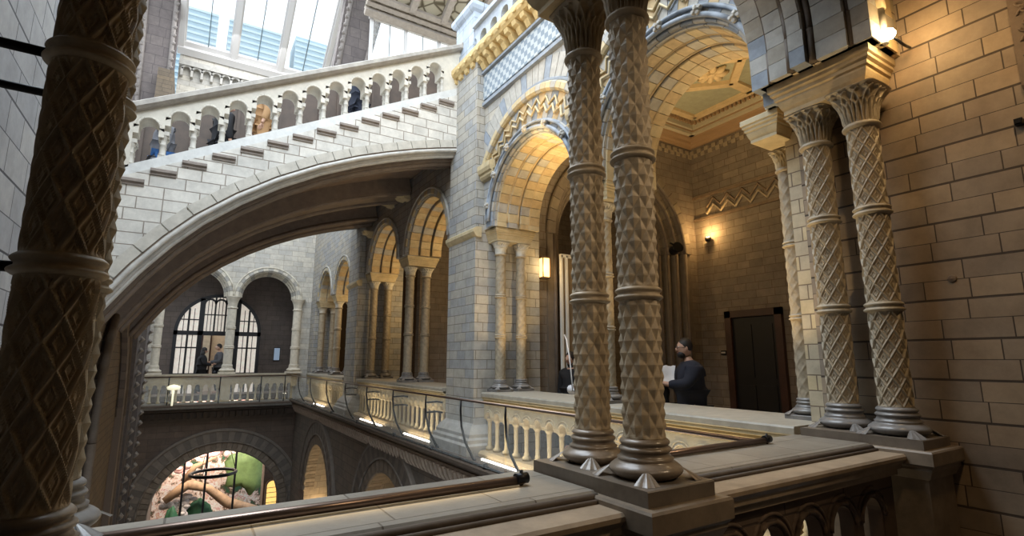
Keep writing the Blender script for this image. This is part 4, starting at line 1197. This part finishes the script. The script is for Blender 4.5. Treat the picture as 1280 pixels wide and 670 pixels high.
for i in range(31):
    t = -1.55 + i * .1
    for sx in (-1, 1):
        q.box(sx * 1.37 - .03, sx * 1.37 + .03, t, t + .05, -.08, 0); q.box(t * .9, t * .9 + .045, sx * 1.52 - .03, sx * 1.52 + .03, -.08, 0)
tag(q.build('dentil_rows', C4, R), kind='stuff')
q = MB()
for k in range(8):
    a = k * pi / 4
    q.tube([(.05 * cos(a), .05 * sin(a), -.04), (.2 * cos(a), .2 * sin(a), -.06), (.3 * cos(a), .3 * sin(a), -.03)], [.05, .07, .02], 8)
q.lathe([(.1, -.02), (.1, -.07), (.04, -.1), (.001, -.1)], 0, 0, 16)
q.build('rosette', C2, R)
# cornice and wall bands
q = MB(); prof = [(9.7, 4.86), (9.65, 4.87), (9.63, 4.91), (9.58, 4.93), (9.56, 4.98), (9.48, 5.0), (9.46, 5.06), (9.35, 5.1), (9.33, 5.2), (9.7, 5.2)]
q.prism(prof, 2.1, 7.6, MX); q.prism([(7.6 - (9.7 - a), z) for a, z in prof], 4.95, 9.7, MY)
struct(q, 'trim_gallery_cornice', C4)
def zigzag(q, u0, u1, z, h, p, mp, d, r, m_=0):
    n = int((u1 - u0) / p); pts = []
    for i in range(2 * n + 1): pts.append(mp(u0 + i * p / 2, d, z + (h if i % 2 else 0)))
    q.tube(pts, r, 5, m_)
q = MB()
zigzag(q, 2.2, 7.5, 3.22, .2, .36, MX, 9.68, .035); zigzag(q, 2.2, 7.5, 3.36, .2, .36, MX, 9.68, .03, 1)
q.box(9.66, 9.7, 2.1, 7.6, 3.10, 3.16, 1); q.box(9.66, 9.7, 2.1, 7.6, 3.62, 3.68, 1)
y = 2.2
while y < 7.5:
    q.box(9.67, 9.7, y, y + .1, 4.62, 4.71, 0); q.box(9.67, 9.7, y + .1, y + .2, 4.71, 4.80, 0); y += .2
x = 5
while x < 9.6:
    q.box(x, x + .1, 7.57, 7.6, 4.62, 4.71, 0); q.box(x + .1, x + .2, 7.57, 7.6, 4.71, 4.80, 0); x += .2
struct(q, 'trim_zigzag_band', [plain('zigzag_stone', (.33, .27, .19), .7), BROWNST])
BW = [plain('gal_arch_a', (.18, .145, .11), .7, noise=.2), plain('gal_arch_b', (.22, .18, .13), .7, noise=.2), plain('gal_arch_c', (.13, .10, .08), .7, noise=.2)]
q = MB()
for i in range(4):
    q.arc(7.45, 2.3, rect(1.78 - .12 * i, 1.98 - .12 * i, 7.52 + .14 * i, 7.75 + .14 * i, .02), MY, 25, (0, 1, 0), gap=.003)
    q.arc(7.45, 2.3, circ(1.80 - .12 * i, 7.56 + .14 * i, .035, 8), MY, 25, (2,), smooth=True)
    for sx in (-1, 1):
        cx_ = 7.45 + sx * (1.86 - .12 * i)
        q.box(cx_ - .10, cx_ + .10, 7.56 + .14 * i, 7.78 + .14 * i, FZ, 2.3, 0)
        q.tube([(cx_ - sx * .06, 7.55 + .14 * i, FZ), (cx_ - sx * .06, 7.55 + .14 * i, 2.3)], .035, 8, 2)
tag(q.build('arch_moulding', BW), 'broad shaded arch of nested mouldings in the end wall of the gallery', 'arch', None, 'thing')
# dark room wall beyond that arch
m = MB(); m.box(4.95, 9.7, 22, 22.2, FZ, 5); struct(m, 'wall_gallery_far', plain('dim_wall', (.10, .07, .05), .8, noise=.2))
# door in back wall
D = tag(root('door_1', 'x', 'x', (9.7, 6.32, FZ)), kind='structure')
for k_ in ('label', 'category'): del D[k_]
q = MB(); q.box(-.03, .02, -.48, .48, 0, 2.36); q.build('door_leaf', BLACKD, D)
q = MB(); q.box(-.09, .02, -.62, -.48, 0, 2.50); q.box(-.09, .02, .48, .62, 0, 2.50); q.box(-.09, .02, -.62, .62, 2.36, 2.50); q.build('door_frame', WOODD, D)
q = MB(); q.box(-.045, -.03, -.4, -.05, .15, 1.0); q.box(-.045, -.03, .05, .4, .15, 1.0); q.box(-.045, -.03, -.4, -.05, 1.15, 2.2); q.box(-.045, -.03, .05, .4, 1.15, 2.2); q.build('door_panel', plain('door_panel', (.006, .005, .005), .5), D)
q = MB(); q.box(9.67, 9.7, 7.00, 7.12, .10, .19); o = q.build('wall_plaque', IRON); tag(o, 'small dark plaque with a pale strip beside the dark door', 'plaque', None, 'thing')
p_ = MB(); p_.box(9.664, 9.67, 7.01, 7.11, .13, .165); p_.build('pale_strip', plain('plaque_pale', (.5, .45, .4), .5), o)
# wall light, speaker, lantern
R = root('wall_uplight', 'small glowing uplight on the gallery back wall', 'lamp', (9.6, 7.2, 2.62))
q = MB(); q.lathe([(.03, -.06), (.06, -.03), (.07, .03), (.05, .03)], 0, 0, 14); q.build('lamp_body', IRON, R)
q = MB(); q.lathe([(.001, .032), (.045, .034), (.05, .036)], 0, 0, 14); q.build('lamp_lens', plain('lamp_lens', (1, .9, .7), .3, emit=(1, .8, .5), estr=40), R)
light('wall_uplight_light', 'POINT', (9.48, 7.16, 2.76), 18, (1, .6, .22), size=.05)
q = MB(); q.tube([(8.75, 7.46, 2.30), (8.70, 7.32, 2.33), (8.68, 7.25, 2.35)], [.10, .09, .12], 12); q.tube([(8.78, 7.55, 2.5), (8.74, 7.4, 2.42)], .02, 8)
tag(q.build('spotlight', IRON), 'black spotlight fixed beside the nested gallery arch', 'spotlight', None, 'thing')
R = root('lantern', 'glowing amber glass wall lantern seen through the arch by the pier', 'lantern', (5.36, 7.48, 1.62))
q = MB(); q.box(-.07, .07, -.06, .06, -.17, .17); q.build('lantern_glass', plain('amber_glass', (.9, .5, .15), .4, emit=(1, .62, .2), estr=2.2), R)
q = MB()
for sx in (-1, 1):
    for sy in (-1, 1): q.box(sx * .075 - .008, sx * .075 + .008, sy * .065 - .008, sy * .065 + .008, -.19, .19)
q.box(-.085, .085, -.075, .075, .17, .20); q.box(-.085, .085, -.075, .075, -.20, -.17); q.build('lantern_frame', BRONZE, R)
light('lantern_light', 'POINT', (5.3, 7.3, 1.62), 5, WARM, size=.1)
# glazed doorway low between the columns; white bars stand in for glass reflections
R = root('glazed_doorway', 'glazed doorway with reflections drawn as white bars, low behind the diamond-studded columns', 'doorway', (5.95, 7.5, FZ))
q = MB()
for x in (-.20, -.08, .10, .26): q.box(x - .018, x + .018, -.03, .03, 0, 3.4)
q.box(-.22, .28, -.03, .03, 0, .06); q.box(-.22, .28, -.03, .03, 3.36, 3.42)
q.build('reflection_bars', plain('reflection_white', (.8, .78, .72), .5), R)
q = MB(); q.box(-.2, .26, .035, .045, .05, 3.38); q.build('door_pane', plain('door_pane', (.25, .18, .10), .15), R)
q = MB(); q.tube([(5.05, 6.35, -.47), (5.12, 6.5, .05), (5.22, 6.7, .32), (5.3, 6.85, .40)], .012, 8)
tag(q.build('white_cable', plain('white_cable', (.75, .75, .75), .5)), 'thin white cable arching up behind the gallery coping', 'cable', None, 'thing')
q = MB(); ellip(q, (5.35, 6.35, -.45), (.32, .26, .10), 20, 0, lambda d: 1 + .12 * sin(9 * d.x + 4 * d.y) + .07 * sin(17 * d.y))
tag(q.build('white_cloth', plain('white_cloth', (.75, .76, .80), .8, bump=.5)), 'crumpled white cloth heap on the coping behind the diamond-studded columns', 'cloth', None, 'thing')

# brackets on the spandrels below the bridge
def bracket_row(y0, z0, n, dy, dzz, label):
    R = root('corbel_table', label, 'corbels', (4.0, y0, z0), 'gilded corbel groups under the bridge')
    for i in range(n):
        q = MB(); q.prism([(.12, 0), (-.02, .02), (-.06, .07), (-.16, .09), (-.18, .17), (.12, .17)], i * dy, i * dy + .2, lambda u, d, z, i=i: (d, u, z + i * dzz))
        q.build('corbel', BUFFL, R)
bracket_row(12.1, 3.72, 3, .30, .13, 'three pale corbels climbing beside the bridge soffit, farther group')
bracket_row(11.0, 3.62, 2, .32, .06, 'pair of pale corbels between the two shaded arches')
bracket_row(8.7, 4.10, 3, .32, -.11, 'cluster of pale corbels over the tall shaded arch')
bracket_row(13.6, 3.25, 1, .3, 0, 'single pale corbel near the second pier')

# ================================================================== FAR WALL
make_column('column', 'plain pale column between the two far arches', 'column', 1.40, YF + .15, -.5, 1.85, 2.3, .15, [.45, 1.15], None, (CREAM, CREAM, CREAM), 'columns of the far arcade', seg=28, spurs=False, detail=False)
make_column('column', 'plain pale column at the corner of the far arcade, next to the small notice', 'column', 3.62, YF - .05, -.5, 1.85, 2.3, .15, [.45, 1.15], None, (CREAM, CREAM, CREAM), 'columns of the far arcade', seg=28, spurs=False, detail=False)
make_column('column', 'plain pale column at the left-wall end of the far arcade', 'column', -.80, YF + .1, -.5, 1.85, 2.3, .14, [.45, 1.15], None, (CREAM, CREAM, CREAM), 'columns of the far arcade', seg=28, spurs=False, detail=False)
plain_arch(.19, 1.04, 2.3, 'pale far arch partly cut off by the bridge', YF, YF + .5, MY, [CREAM, GREYS, CREAM], group='arches of the far arcade')
plain_arch(2.57, 1.0, 2.3, 'pale far arch left of the corner, above the small notice', YF, YF + .5, MY, [CREAM, GREYS, CREAM], group='arches of the far arcade')
R = root('stone_balustrade', 'long stone balustrade of the far balcony', 'balustrade', (1.3, YF, -1.6))
inv = Matrix.Translation((-1.3, -YF, 1.6))
def ff_(q, n, mt):
    o = q.build(n, mt, R); o.matrix_parent_inverse = inv; return o
q = MB(); q.prism([(YF - .22, -.57), (YF - .22, -.50), (YF + .4, -.50), (YF + .4, -.58), (YF - .15, -.62)], -1.1, 3.75, MY); ff_(q, 'coping', plain('far_coping', (.44, .38, .28), .6, noise=.2))
q = MB(); q.box(-1.1, 3.75, YF - .2, YF + .1, -1.66, -1.45); ff_(q, 'base_course', GREYS)
q = MB(); segs = []; u = -1.1; p = .245
nb = 19
for i in range(nb):
    a = -1.0 + i * p
    segs += [('s', u, a, -.98), ('a', a, a + .14, -.92)]; u = a + .14
segs.append(('s', u, 3.75, -.98)); arch_wall(q, segs, -.6, YF - .12, YF + .05, MY, N=8); q.box(-1.1, -.95, YF - .13, YF + .06, -1.5, -.6); q.box(1.25, 1.55, YF - .13, YF + .06, -1.5, -.6)
ff_(q, 'arch_frieze', BUFFL)
b = MB(); b.lathe([(.06, -1.45), (.06, -1.40), (.035, -1.35), (.035, -1.05), (.055, -.98), (.055, -.95)], 0, YF - .03, 10)
me = None
for i in range(nb + 1):
    if me is None: o = ff_(b, 'baluster', BUFFL); me = o.data
    else: o = bpy.data.objects.new('baluster', me); COL.objects.link(o); o.parent = R; o.matrix_parent_inverse = inv
    o.location = (-1.0 + i * p - .052, 0, 0)
# rail of far balcony
R = root('glass_railing', 'glass railing with thin metal rail along the far balcony', 'railing', (1.3, YF - .4, -1.5))
q = MB(); q.tube([(-2.4, 0, .93), (2.2, 0, .93)], .02, 8); q.build('top_rail', BRONZE, R)
q = MB(); q.box(-2.4, 2.2, -.004, .004, .1, .9); q.build('glass_pane', GLASS, R)
q = MB(); q.box(-2.4, 2.2, -.2, .17, -.06, .0); q.build('ledge_slab', DARKST, R)
for x in (-1.6, -.1, 1.2, 2.0):
    q = MB(); q.tube([(x, 0, .93), (x, -.02, .5), (x, .1, .0)], .018, 6); q.build('post', IRON, R)
# glazed screen in the recess
R = root('arched_screen', 'dark framed arched glass screen with an open doorway at the far end', 'window', (1.12, 23.5, -1.55))
cx, rr, zs = 0.0, 1.49, 2.60
BK = plain('black_frame', (.008, .008, .01), .5)
GL2 = plain('lit_glass', (.75, .68, .6), .3, emit=(1, .9, .78), estr=.3, noise=.25, nscale=6)  # glow in the glass stands in for the lit room behind
q = MB(); q.arc(cx, zs, rect(rr - .12, rr + .0, -.06, .1), MY, 24); q.box(-rr, -rr + .12, -.06, .1, 0, zs); q.box(rr - .12, rr, -.06, .1, 0, zs)
q.box(-rr, rr, -.06, .1, zs - .12, zs + .04)
for x in (-.62, .62): q.box(x - .09, x + .09, -.06, .1, 0, zs + 1.3)
q.build('outer_frame', BK, R)
q = MB()
for x0, x1 in ((-1.37, -.7), (.7, 1.37)):
    for k in range(1, 4): xx = x0 + (x1 - x0) * k / 4; q.box(xx - (.035 if k == 2 else .012), xx + (.035 if k == 2 else .012), -.03, .03, 0, zs + .9)
    q.box(x0, x1, -.03, .03, 1.0, 1.05); q.box(x0, x1, -.03, .03, 1.98, 2.03); q.box(x0, x1, -.03, .03, zs + .45, zs + .49)
    q.box(x0, x1, -.03, .03, 0, .1)
for k in range(1, 9): xx = -.55 + 1.1 * k / 9; q.box(xx - (.03 if k % 3 == 0 else .012), xx + (.03 if k % 3 == 0 else .012), -.03, .03, zs, zs + 1.38)
q.box(-.6, .6, -.03, .03, zs + .66, zs + .70)
for k in range(3):
    q.arc(-.37 + .37 * k, zs + 1.1, rect(.15, .22, -.03, .03), MY, 8)
q.build('glazing_bars', BK, R)
q = MB(); q.box(.50, .55, -.1, .06, 0, zs - .1); q.box(-.55, -.5, -.1, .06, 0, zs - .1); q.build('door_jamb', WOODD, R)
q = MB(); rows = []
for x0, x1 in ((-1.38, -.62), (.62, 1.38)): q.box(x0, x1, .0, .012, .05, zs + 0.5 if False else zs)
us = [-1.38 * cos(pi * k / 20) for k in range(21)]; q.strip(us, [zs] * 21, [zs + 1.38 * sin(pi * k / 20) + .001 for k in range(21)], .0, .012, MY)
q.build('pane', GL2, R)
q = MB(); q.box(.40, .98, 25.12, 25.2, -.6, 1.15); q.box(.46, .92, 25.10, 25.12, -.5, 1.09, 1)
tag(q.build('picture_frame', [WOODD, CREAM]), 'framed pale panel on the wall seen through the far doorway', 'frame', None, 'thing')
q = MB(); q.box(3.15, 3.40, 23.46, 23.5, -.05, .5); q.box(3.17, 3.38, 23.455, 23.46, -.02, .47, 1)
tag(q.build('wall_notice', [IRON, plain('notice_paper', (.55, .68, .85), .5)]), 'small pale blue notice on the wall behind the far arch', 'notice', None, 'thing')
q = MB(); q.lathe([(.001, -.1), (.16, -.08), (.2, 0), (.12, .06), (.001, .09)], -.15, YF - .55, 20); q.tube([(-.15, YF - .55, -1.5), (-.15, YF - .55, -1.0)], .03, 8)
o = q.build('globe_lamp', plain('pale_globe', (.85, .8, .55), .4, emit=(1, .95, .7), estr=.6)); o.location = (0, 0, -.9 + .0)
for v in o.data.vertices:
    if v.co.z < -.5: v.co.z += .9
tag(o, 'pale oval lamp in front of the far balcony balusters', 'lamp', None, 'thing')

# display beyond the great lower arch
m = MB(); m.box(-2, 6, 29.5, 29.8, -9, 0); 
def mural_mat():
    m_ = bpy.data.materials.new('mural'); nt, b = nodes_of(m_); N = nt.nodes; K = nt.links
    tc = N.new('ShaderNodeTexCoord'); n1 = N.new('ShaderNodeTexNoise'); n1.inputs['Scale'].default_value = 1.1; n1.inputs['Detail'].default_value = 9; n1.inputs['Roughness'].default_value = .72
    K.new(tc.outputs['Object'], n1.inputs['Vector']); r_ = N.new('ShaderNodeValToRGB'); r_.color_ramp.interpolation = 'CONSTANT'
    el = r_.color_ramp.elements; el[0].position = 0; el[0].color = (.03, .10, .05, 1); el[1].position = .42; el[1].color = (.13, .08, .05, 1)
    for p_, c_ in ((.46, (.75, .55, .45, 1)), (.50, (.80, .75, .70, 1)), (.54, (.62, .20, .18, 1)), (.56, (.72, .58, .42, 1)), (.62, (.12, .17, .06, 1))):
        e = el.new(p_); e.color = c_
    K.new(n1.outputs[0], r_.inputs[0]); K.new(r_.outputs[0], b.inputs['Base Color']); return m_
struct(m, 'wall_display', mural_mat())
m = MB(); m.box(3.3, 4.4, 24.5, 25.2, -9, -1.8); m.box(-1.5, -.55, 22.1, 29.5, -9, -1.8); struct(m, 'wall_lower_side', W_LOWY)
GRN = plain('green_leaf', (.10, .16, .05), .7, noise=.35, nscale=2.5, bump=.3); GRD = plain('dark_green_leaf', (.02, .09, .04), .7, noise=.3)
BRK = plain('brown_branch', (.30, .19, .11), .7, noise=.4, nscale=4); PNK = plain('pink_white', (.75, .45, .42), .6, noise=.4, nscale=3)
def blob(c, s, mt, lb, seed):
    q = MB(); rnd = random.Random(seed); a, b_, c_ = rnd.random() * 6, rnd.random() * 6, rnd.random() * 6
    ellip(q, c, s, 28, 0, lambda d: 1 + .16 * sin(5 * d.x + a) + .13 * sin(7 * d.z + b_) + .08 * sin(15 * d.x - 9 * d.z + c_))
    tag(q.build('leaf_sculpture', mt), lb, 'sculpture', 'giant leaf shapes in the display', 'thing')
blob((3.2, 28.3, -5.0), (.95, .3, 1.15), GRN, 'big green leaf shape high in the far display, beside the amber window', 1)
blob((3.0, 28.2, -7.2), (.9, .3, .5), GRN, 'green leaf shape low in the far display beneath the branch', 2)
blob((1.2, 28.4, -7.0), (.7, .3, .8), GRD, 'dark green leaf shape in the middle of the far display', 3)
blob((.2, 27.6, -7.3), (.5, .3, .9), GRD, 'dark green leaf shape at the wall end of the far display', 4)
q = MB(); q.tube([(-.1, 27.6, -5.9), (.7, 27.7, -5.3), (1.5, 27.7, -5.6), (2.3, 27.8, -6.3), (3.6, 27.8, -6.9)], [.15, .26, .16, .22, .25], 12)
q.tube([(.6, 27.7, -5.2), (.9, 27.6, -4.6), (1.7, 27.7, -4.3)], [.2, .12, .05], 10)
tag(q.build('branch_sculpture', BRK), 'thick brown branch shape crossing the far display', 'sculpture', None, 'thing')
for i, (x, z, w, h_) in enumerate(((.35, -4.6, .5, .45), (1.5, -4.1, .9, .22), (.1, -6.1, .4, .35), (1.9, -7.5, .8, .4), (.75, -6.4, .35, .8))):
    q = MB(); rnd = random.Random(i)
    for k in range(14):
        ellip(q, (x + rnd.uniform(-w, w) * .7, 27.9 + rnd.uniform(-.1, .1), z + rnd.uniform(-h_, h_) * .8), (rnd.uniform(.08, .22), .08, rnd.uniform(.06, .18)), 9)
    tag(q.build('blossom_cluster', PNK if i in (0, 1, 3) else plain('grey_white', (.55, .5, .48), .6, noise=.4)), ['pink and white blossom cluster beside the dark ring', 'long pink blossom cluster along the arch top', 'small white blossom cluster by the wall end', 'pink and red blossom cluster low by the tube rail', 'grey-white blossom cluster under the dark ring'][i], 'sculpture', None, 'thing')
R = root('ring_chandelier', 'dark flat ring hanging within the great lower arch', 'chandelier', (1.42, 24, -4.3))
q = MB()
pts = [(.78 * cos(2 * pi * k / 40), .78 * sin(2 * pi * k / 40), 0) for k in range(41)]; q.tube(pts, .06, 8, caps=False); q.build('ring', IRON, R)
for a in (0, 2.1, 4.2):
    q = MB(); q.tube([(.78 * cos(a), .78 * sin(a), 0), (0, 0, 2.5)], .012, 6); q.build('hanging_wire', IRON, R)
R = root('steel_truss', 'thin dark posts and cross bar standing before the coloured display', 'posts', (1.4, 26.5, -9))
for x in (-.9, 1.0, 2.35, -.1):
    q = MB(); q.box(x - .04, x + .04, -.04, .04, 0, 5.4); q.build('post', IRON, R)
q = MB(); q.box(-1.3, 3, -.04, .04, 1.75, 1.85); q.box(-1.3, 3, -.04, .04, 2.2, 2.26); q.build('cross_bar', IRON, R)
R = root('amber_window', 'narrow round-headed window glowing amber within the great lower arch', 'window', (3.62, 24.4, -5.6))
q = MB(); q.strip([-.2 * cos(pi * k / 10) for k in range(11)], [-1.2] * 11, [.5 + .2 * sin(pi * k / 10) + .001 for k in range(11)], .0, .05, MY); q.build('glowing_pane', plain('amber_pane', (.5, .3, .08), .5, emit=(1, .62, .18), estr=.9, noise=.5, nscale=14), R)
q = MB(); q.arc(0, .5, rect(.2, .26, -.04, .06), MY, 10); q.box(-.26, -.2, -.04, .06, -1.2, .5); q.box(.2, .26, -.04, .06, -1.2, .5)
for k in range(9): q.box(-.2, .2, -.01, .0, -1.1 + k * .19, -1.08 + k * .19)
q.build('window_frame', BROWNST, R)
light('display_light', 'AREA', (1.4, 26.0, -2.2), 420, (1, .85, .7), 3, 1.5, target=(1.4, 29, -6))
light('aisle_lamp', 'POINT', (4.2, 18.6, -5.0), 60, WARM, size=.2)
light('aisle_lamp', 'POINT', (4.2, 12.4, -5.0), 40, WARM, size=.2)

# left wall: blind arch and crocketed shafts
q = MB()
q.arc(12.2, -1.2, rect(1.9, 2.25, -1.1, -.98, .03), MX, 30, (0, 1), gap=.002); q.arc(12.2, -1.2, circ(2.3, -1.0, .06, 8), MX, 30, (2,), smooth=True)
for u in (10.1, 14.3): q.box(-1.1, -.98, u - .17, u + .17, -9, -1.2)
for u in (9.88, 14.52): q.tube([(-1.0, u, -9), (-1.0, u, -1.2)], .06, 8, 2)
tag(q.build('blind_arch', [plain('blind_a', (.16, .12, .09), .7), plain('blind_b', (.12, .09, .07), .7), DARKST]), 'tall dark blind arch on the left wall below the bridge', 'arch', None, 'thing')
def shaft(y, z0, z1, lb, xo=-1.0, n=24, ra=.09):
    R = root('wall_shaft', lb, 'shaft', (xo, y, z0))
    q = MB(); q.lathe([(ra, 0), (ra, z1 - z0)], 0, 0, 16); q.box(-.2, .04, -.22, .22, 0, z1 - z0); q.build('shaft', plain('shaft_stone', (.13, .11, .10), .6, noise=.3), R)
    me = None
    for i in range(int((z1 - z0) / .28)):
        z = i * .28 + .1
        if me is None:
            q = MB()
            for s_ in (-1, 1): q.tube([(.03, s_ * .0, .0), (.07, s_ * .03, 0), (.14, s_ * .07, .07), (.10, s_ * .10, .13)], [.03, .03, .045, .02], 6)
            o = q.build('crocket', plain('crocket_stone', (.30, .28, .26), .6, noise=.3), R); me = o.data
        else:
            o = bpy.data.objects.new('crocket', me); COL.objects.link(o); o.parent = R
        o.location = (0, 0, z)
shaft(18.2, -8.9, 1.2, 'crocketed shaft running down the left wall beside the far balcony', -.95)
shaft(16.2, -8.9, 1.2, 'second crocketed shaft on the left wall, nearer the bridge foot', -1.02)

# ================================================================== ROOF GLASS AND UPPER WALLS
# corbel table under the sloping glass
q = MB(); x = -1.0
while x < 5:
    q.arc(x + .16, 10.55, rect(.11, .17, YF - .2, YF), MY, 6); q.box(x - .03, x + .05, YF - .2, YF, 10.3, 10.6); x += .32
q.box(-1.1, 5, YF - .25, YF, 10.7, 10.9)
struct(q, 'trim_scalloped_corbels', GREYS)
SK = radians(36)
def SL(x, t): return (x, YF + .0 - t * cos(SK), 11.5 + t * sin(SK))
R = tag(bpy.data.objects.new('window_1', None), kind='structure'); COL.objects.link(R)
FR = plain('white_window_frame', (.62, .60, .58), .5)
def slab_on(q, x0, x1, t0, t1, th0, th1, m_=0):
    n = Vector((0, sin(SK), cos(SK)))
    vs = []
    for th in (th0, th1):
        for (x, t) in ((x0, t0), (x1, t0), (x1, t1), (x0, t1)):
            p = Vector(SL(x, t)) - n * th; vs.append(tuple(p))
    q.add(vs, [(0, 1, 2, 3), (4, 5, 6, 7), (0, 1, 5, 4), (1, 2, 6, 5), (2, 3, 7, 6), (3, 0, 4, 7)], m_)
XM = [-1.1, .62, 2.26, 3.95]
q = MB()
slab_on(q, -1.2, 5, -.15, .12, 0, .3); slab_on(q, -1.2, 5, .12, .3, -.05, .12)
for x in XM: slab_on(q, x - .09, x + .09, 0, 8, -.02, .22); slab_on(q, x - .15, x + .15, 0, 8, .0, .1)
slab_on(q, 4.05, 4.25, 0, 8, 0, .3)
q.build('window_frame', FR, R)
q = MB()
for a, b_ in zip(XM, XM[1:]): slab_on(q, (a + b_) / 2 - .015, (a + b_) / 2 + .015, .2, 8, .02, .1)
q.build('glazing_bar', plain('dark_glazing_bar', (.12, .16, .17), .5), R)
q = MB(); slab_on(q, -1.1, 4.1, .1, 8, -.01, 0); o = q.build('pane', GLASS, R)
# building outside seen through the lower panes
R = root('outside_block', 'pale blue slatted roof structure seen outside through the skylight', 'building', (1.5, 30, 15))
q = MB()
for a, b_, zt in ((-2.8, .0, 18.4), (.5, 3.4, 18.4), (3.9, 6.6, 18.6)):
    q.box(a - 1.5, b_ - 1.5, 0, 2, -3, zt - 15)
q.build('block_wall', plain('pale_blue_wall', (.36, .50, .58), .7), R)
q = MB()
for a, b_, zt in ((-2.8, .0, 18.4), (.5, 3.4, 18.4), (3.9, 6.6, 18.6)):
    z = 12.5
    while z < zt:
        q.box(a - 1.5, b_ - 1.5, -.08, 0, z - 15, z - 15 + .12); z += .34
q.build('slats', plain('pale_slats', (.50, .62, .68), .6), R)
# carved piers flanking the skylight
def truss(pts0, pts1, y, th, lb):
    """pts0: left/right x at z bottom ; pts1 at z top"""
    (a, b_, z0), (c, d, z1) = pts0, pts1
    R = root('carved_roof_pier', lb, 'pier', ((a + b_) / 2, y, z0))
    inv = Matrix.Translation((-(a + b_) / 2, -y, -z0))
    q = MB(); vs = [(a, y, z0), (b_, y, z0), (d, y, z1), (c, y, z1), (a, y + th, z0), (b_, y + th, z0), (d, y + th, z1), (c, y + th, z1)]
    q.add(vs, [(0, 1, 2, 3), (4, 5, 6, 7), (0, 1, 5, 4), (1, 2, 6, 5), (2, 3, 7, 6), (3, 0, 4, 7)])
    o = q.build('pier_body', ashlar('pier_dark_blocks', (.14, .115, .105), (.11, .09, .085), (.05, .04, .04), .5, .35, 'Y'), R); o.matrix_parent_inverse = inv
    for fx in (.12, .88):
        q = MB(); p0 = Vector((a + (b_ - a) * fx, y - .02, z0)); p1 = Vector((c + (d - c) * fx, y - .02, z1))
        q.tube([p0, p1], .07, 8)
        L = (p1 - p0).length; n = int(L / .3)
        for i in range(n):
            p = p0 + (p1 - p0) * (i + .5) / n
            q.tube([p, p + Vector((-.08 if fx < .5 else .08, -.12, .05))], [.07, .03], 6)
        o = q.build('edge_carving', plain('pier_carving', (.22, .19, .17), .6, noise=.3), R); o.matrix_parent_inverse = inv
truss((-2.10, -1.12, 6.0), (-2.35, -1.2, 15.0), 20.0, .5, 'dark carved pier rising beside the skylight above the left wall')
truss((3.15, 4.10, 8.2), (3.70, 5.15, 13.6), 16.0, .5, 'dark carved rib leaning across between the two skylights')
# second skylight and panelled roof
R = tag(bpy.data.objects.new('window_2', None), kind='structure'); COL.objects.link(R)
q = MB(); q.box(4.1, 9, 15.2, 15.3, 10.85, 11.05)
for x in (4.2, 5.35, 6.55, 7.7, 8.9): q.box(x - .05, x + .05, 15.22, 15.32, 5.6, 11)
q.build('window_frame', FR, R)
q = MB()
for x in (4.8, 5.95, 7.1): q.box(x - .012, x + .012, 15.24, 15.26, 5.6, 11)
q.build('glazing_bar', plain('dark_glazing_bar', (.12, .16, .17), .5), R)
q = MB(); q.box(4.2, 9, 15.26, 15.27, 6, 10.9); q.build('pane', GLASS, R)
R = root('painted_roof', 'sloping roof of floral painted panels between moulded beams', 'roof', (6.5, 15.1, 11.0))
WS = plain('roof_beam', (.36, .31, .26), .7, noise=.2)
q = MB()
def RP(x, t): return (x, -t * .86, t * .5)
def rslab(q, x0, x1, t0, t1, h0, h1):
    vs = []
    for h_ in (h0, h1):
        for (x, t) in ((x0, t0), (x1, t0), (x1, t1), (x0, t1)):
            p = RP(x, t); vs.append((p[0], p[1] - h_ * .5, p[2] - h_ * .86))
    q.add(vs, [(0, 1, 2, 3), (4, 5, 6, 7), (0, 1, 5, 4), (1, 2, 6, 5), (2, 3, 7, 6), (3, 0, 4, 7)])
def floral():
    m = bpy.data.materials.new('floral_panel'); nt, b = nodes_of(m); N = nt.nodes; K = nt.links
    tc = N.new('ShaderNodeTexCoord'); w = N.new('ShaderNodeTexVoronoi'); w.feature = 'DISTANCE_TO_EDGE'; w.inputs['Scale'].default_value = 2.6
    K.new(tc.outputs['Object'], w.inputs['Vector']); r = N.new('ShaderNodeValToRGB')
    r.color_ramp.elements[0].position = .03; r.color_ramp.elements[0].color = (.10, .08, .05, 1); r.color_ramp.elements[1].position = .10; r.color_ramp.elements[1].color = (.40, .36, .27, 1)
    K.new(w.outputs[0], r.inputs[0]); K.new(r.outputs[0], b.inputs['Base Color']); return m
rslab(q, -2.6, 3, 0, 9, 0, -.1); q.build('painted_panel', floral(), R)
q = MB(); rslab(q, -2.6, 3, -.1, .12, 0, .2); rslab(q, -2.6, 3, .2, .34, 0, .12); rslab(q, -2.6, 3, .44, .6, 0, .18)
for t in (2.6, 4.6, 6.6): rslab(q, -2.6, 3, t, t + .15, 0, .15)
for x in (-2.5, -1.2, -.1, 1.1, 2.3): rslab(q, x - .10, x + .10, .5, 9, 0, .22)
q.build('roof_beams', WS, R)
# red sprinkler-like fitting under the coffered ceiling
R = root('red_pendant', 'small red metal fitting hanging under the coffered ceiling', 'fitting', (8.25, 4.75, 5.08))

q = MB(); q.lathe([(.03, 0), (.10, -.02), (.13, -.05), (.05, -.07), (.03, -.10), (.001, -.11)], 0, 0, 14); q.tube([(0, 0, -.03), (0, 0, .12)], .015, 6)
q.build('pendant_body', plain('red_metal', (.22, .03, .02), .4), R)
q = MB()
for a in (0, 1.57, 3.14, 4.71): q.tube([(0, 0, -.04), (.12 * cos(a), .12 * sin(a), -.02), (.17 * cos(a), .17 * sin(a), .03)], .014, 6)
q.build('pendant_arms', plain('red_metal', (.22, .03, .02), .4), R)
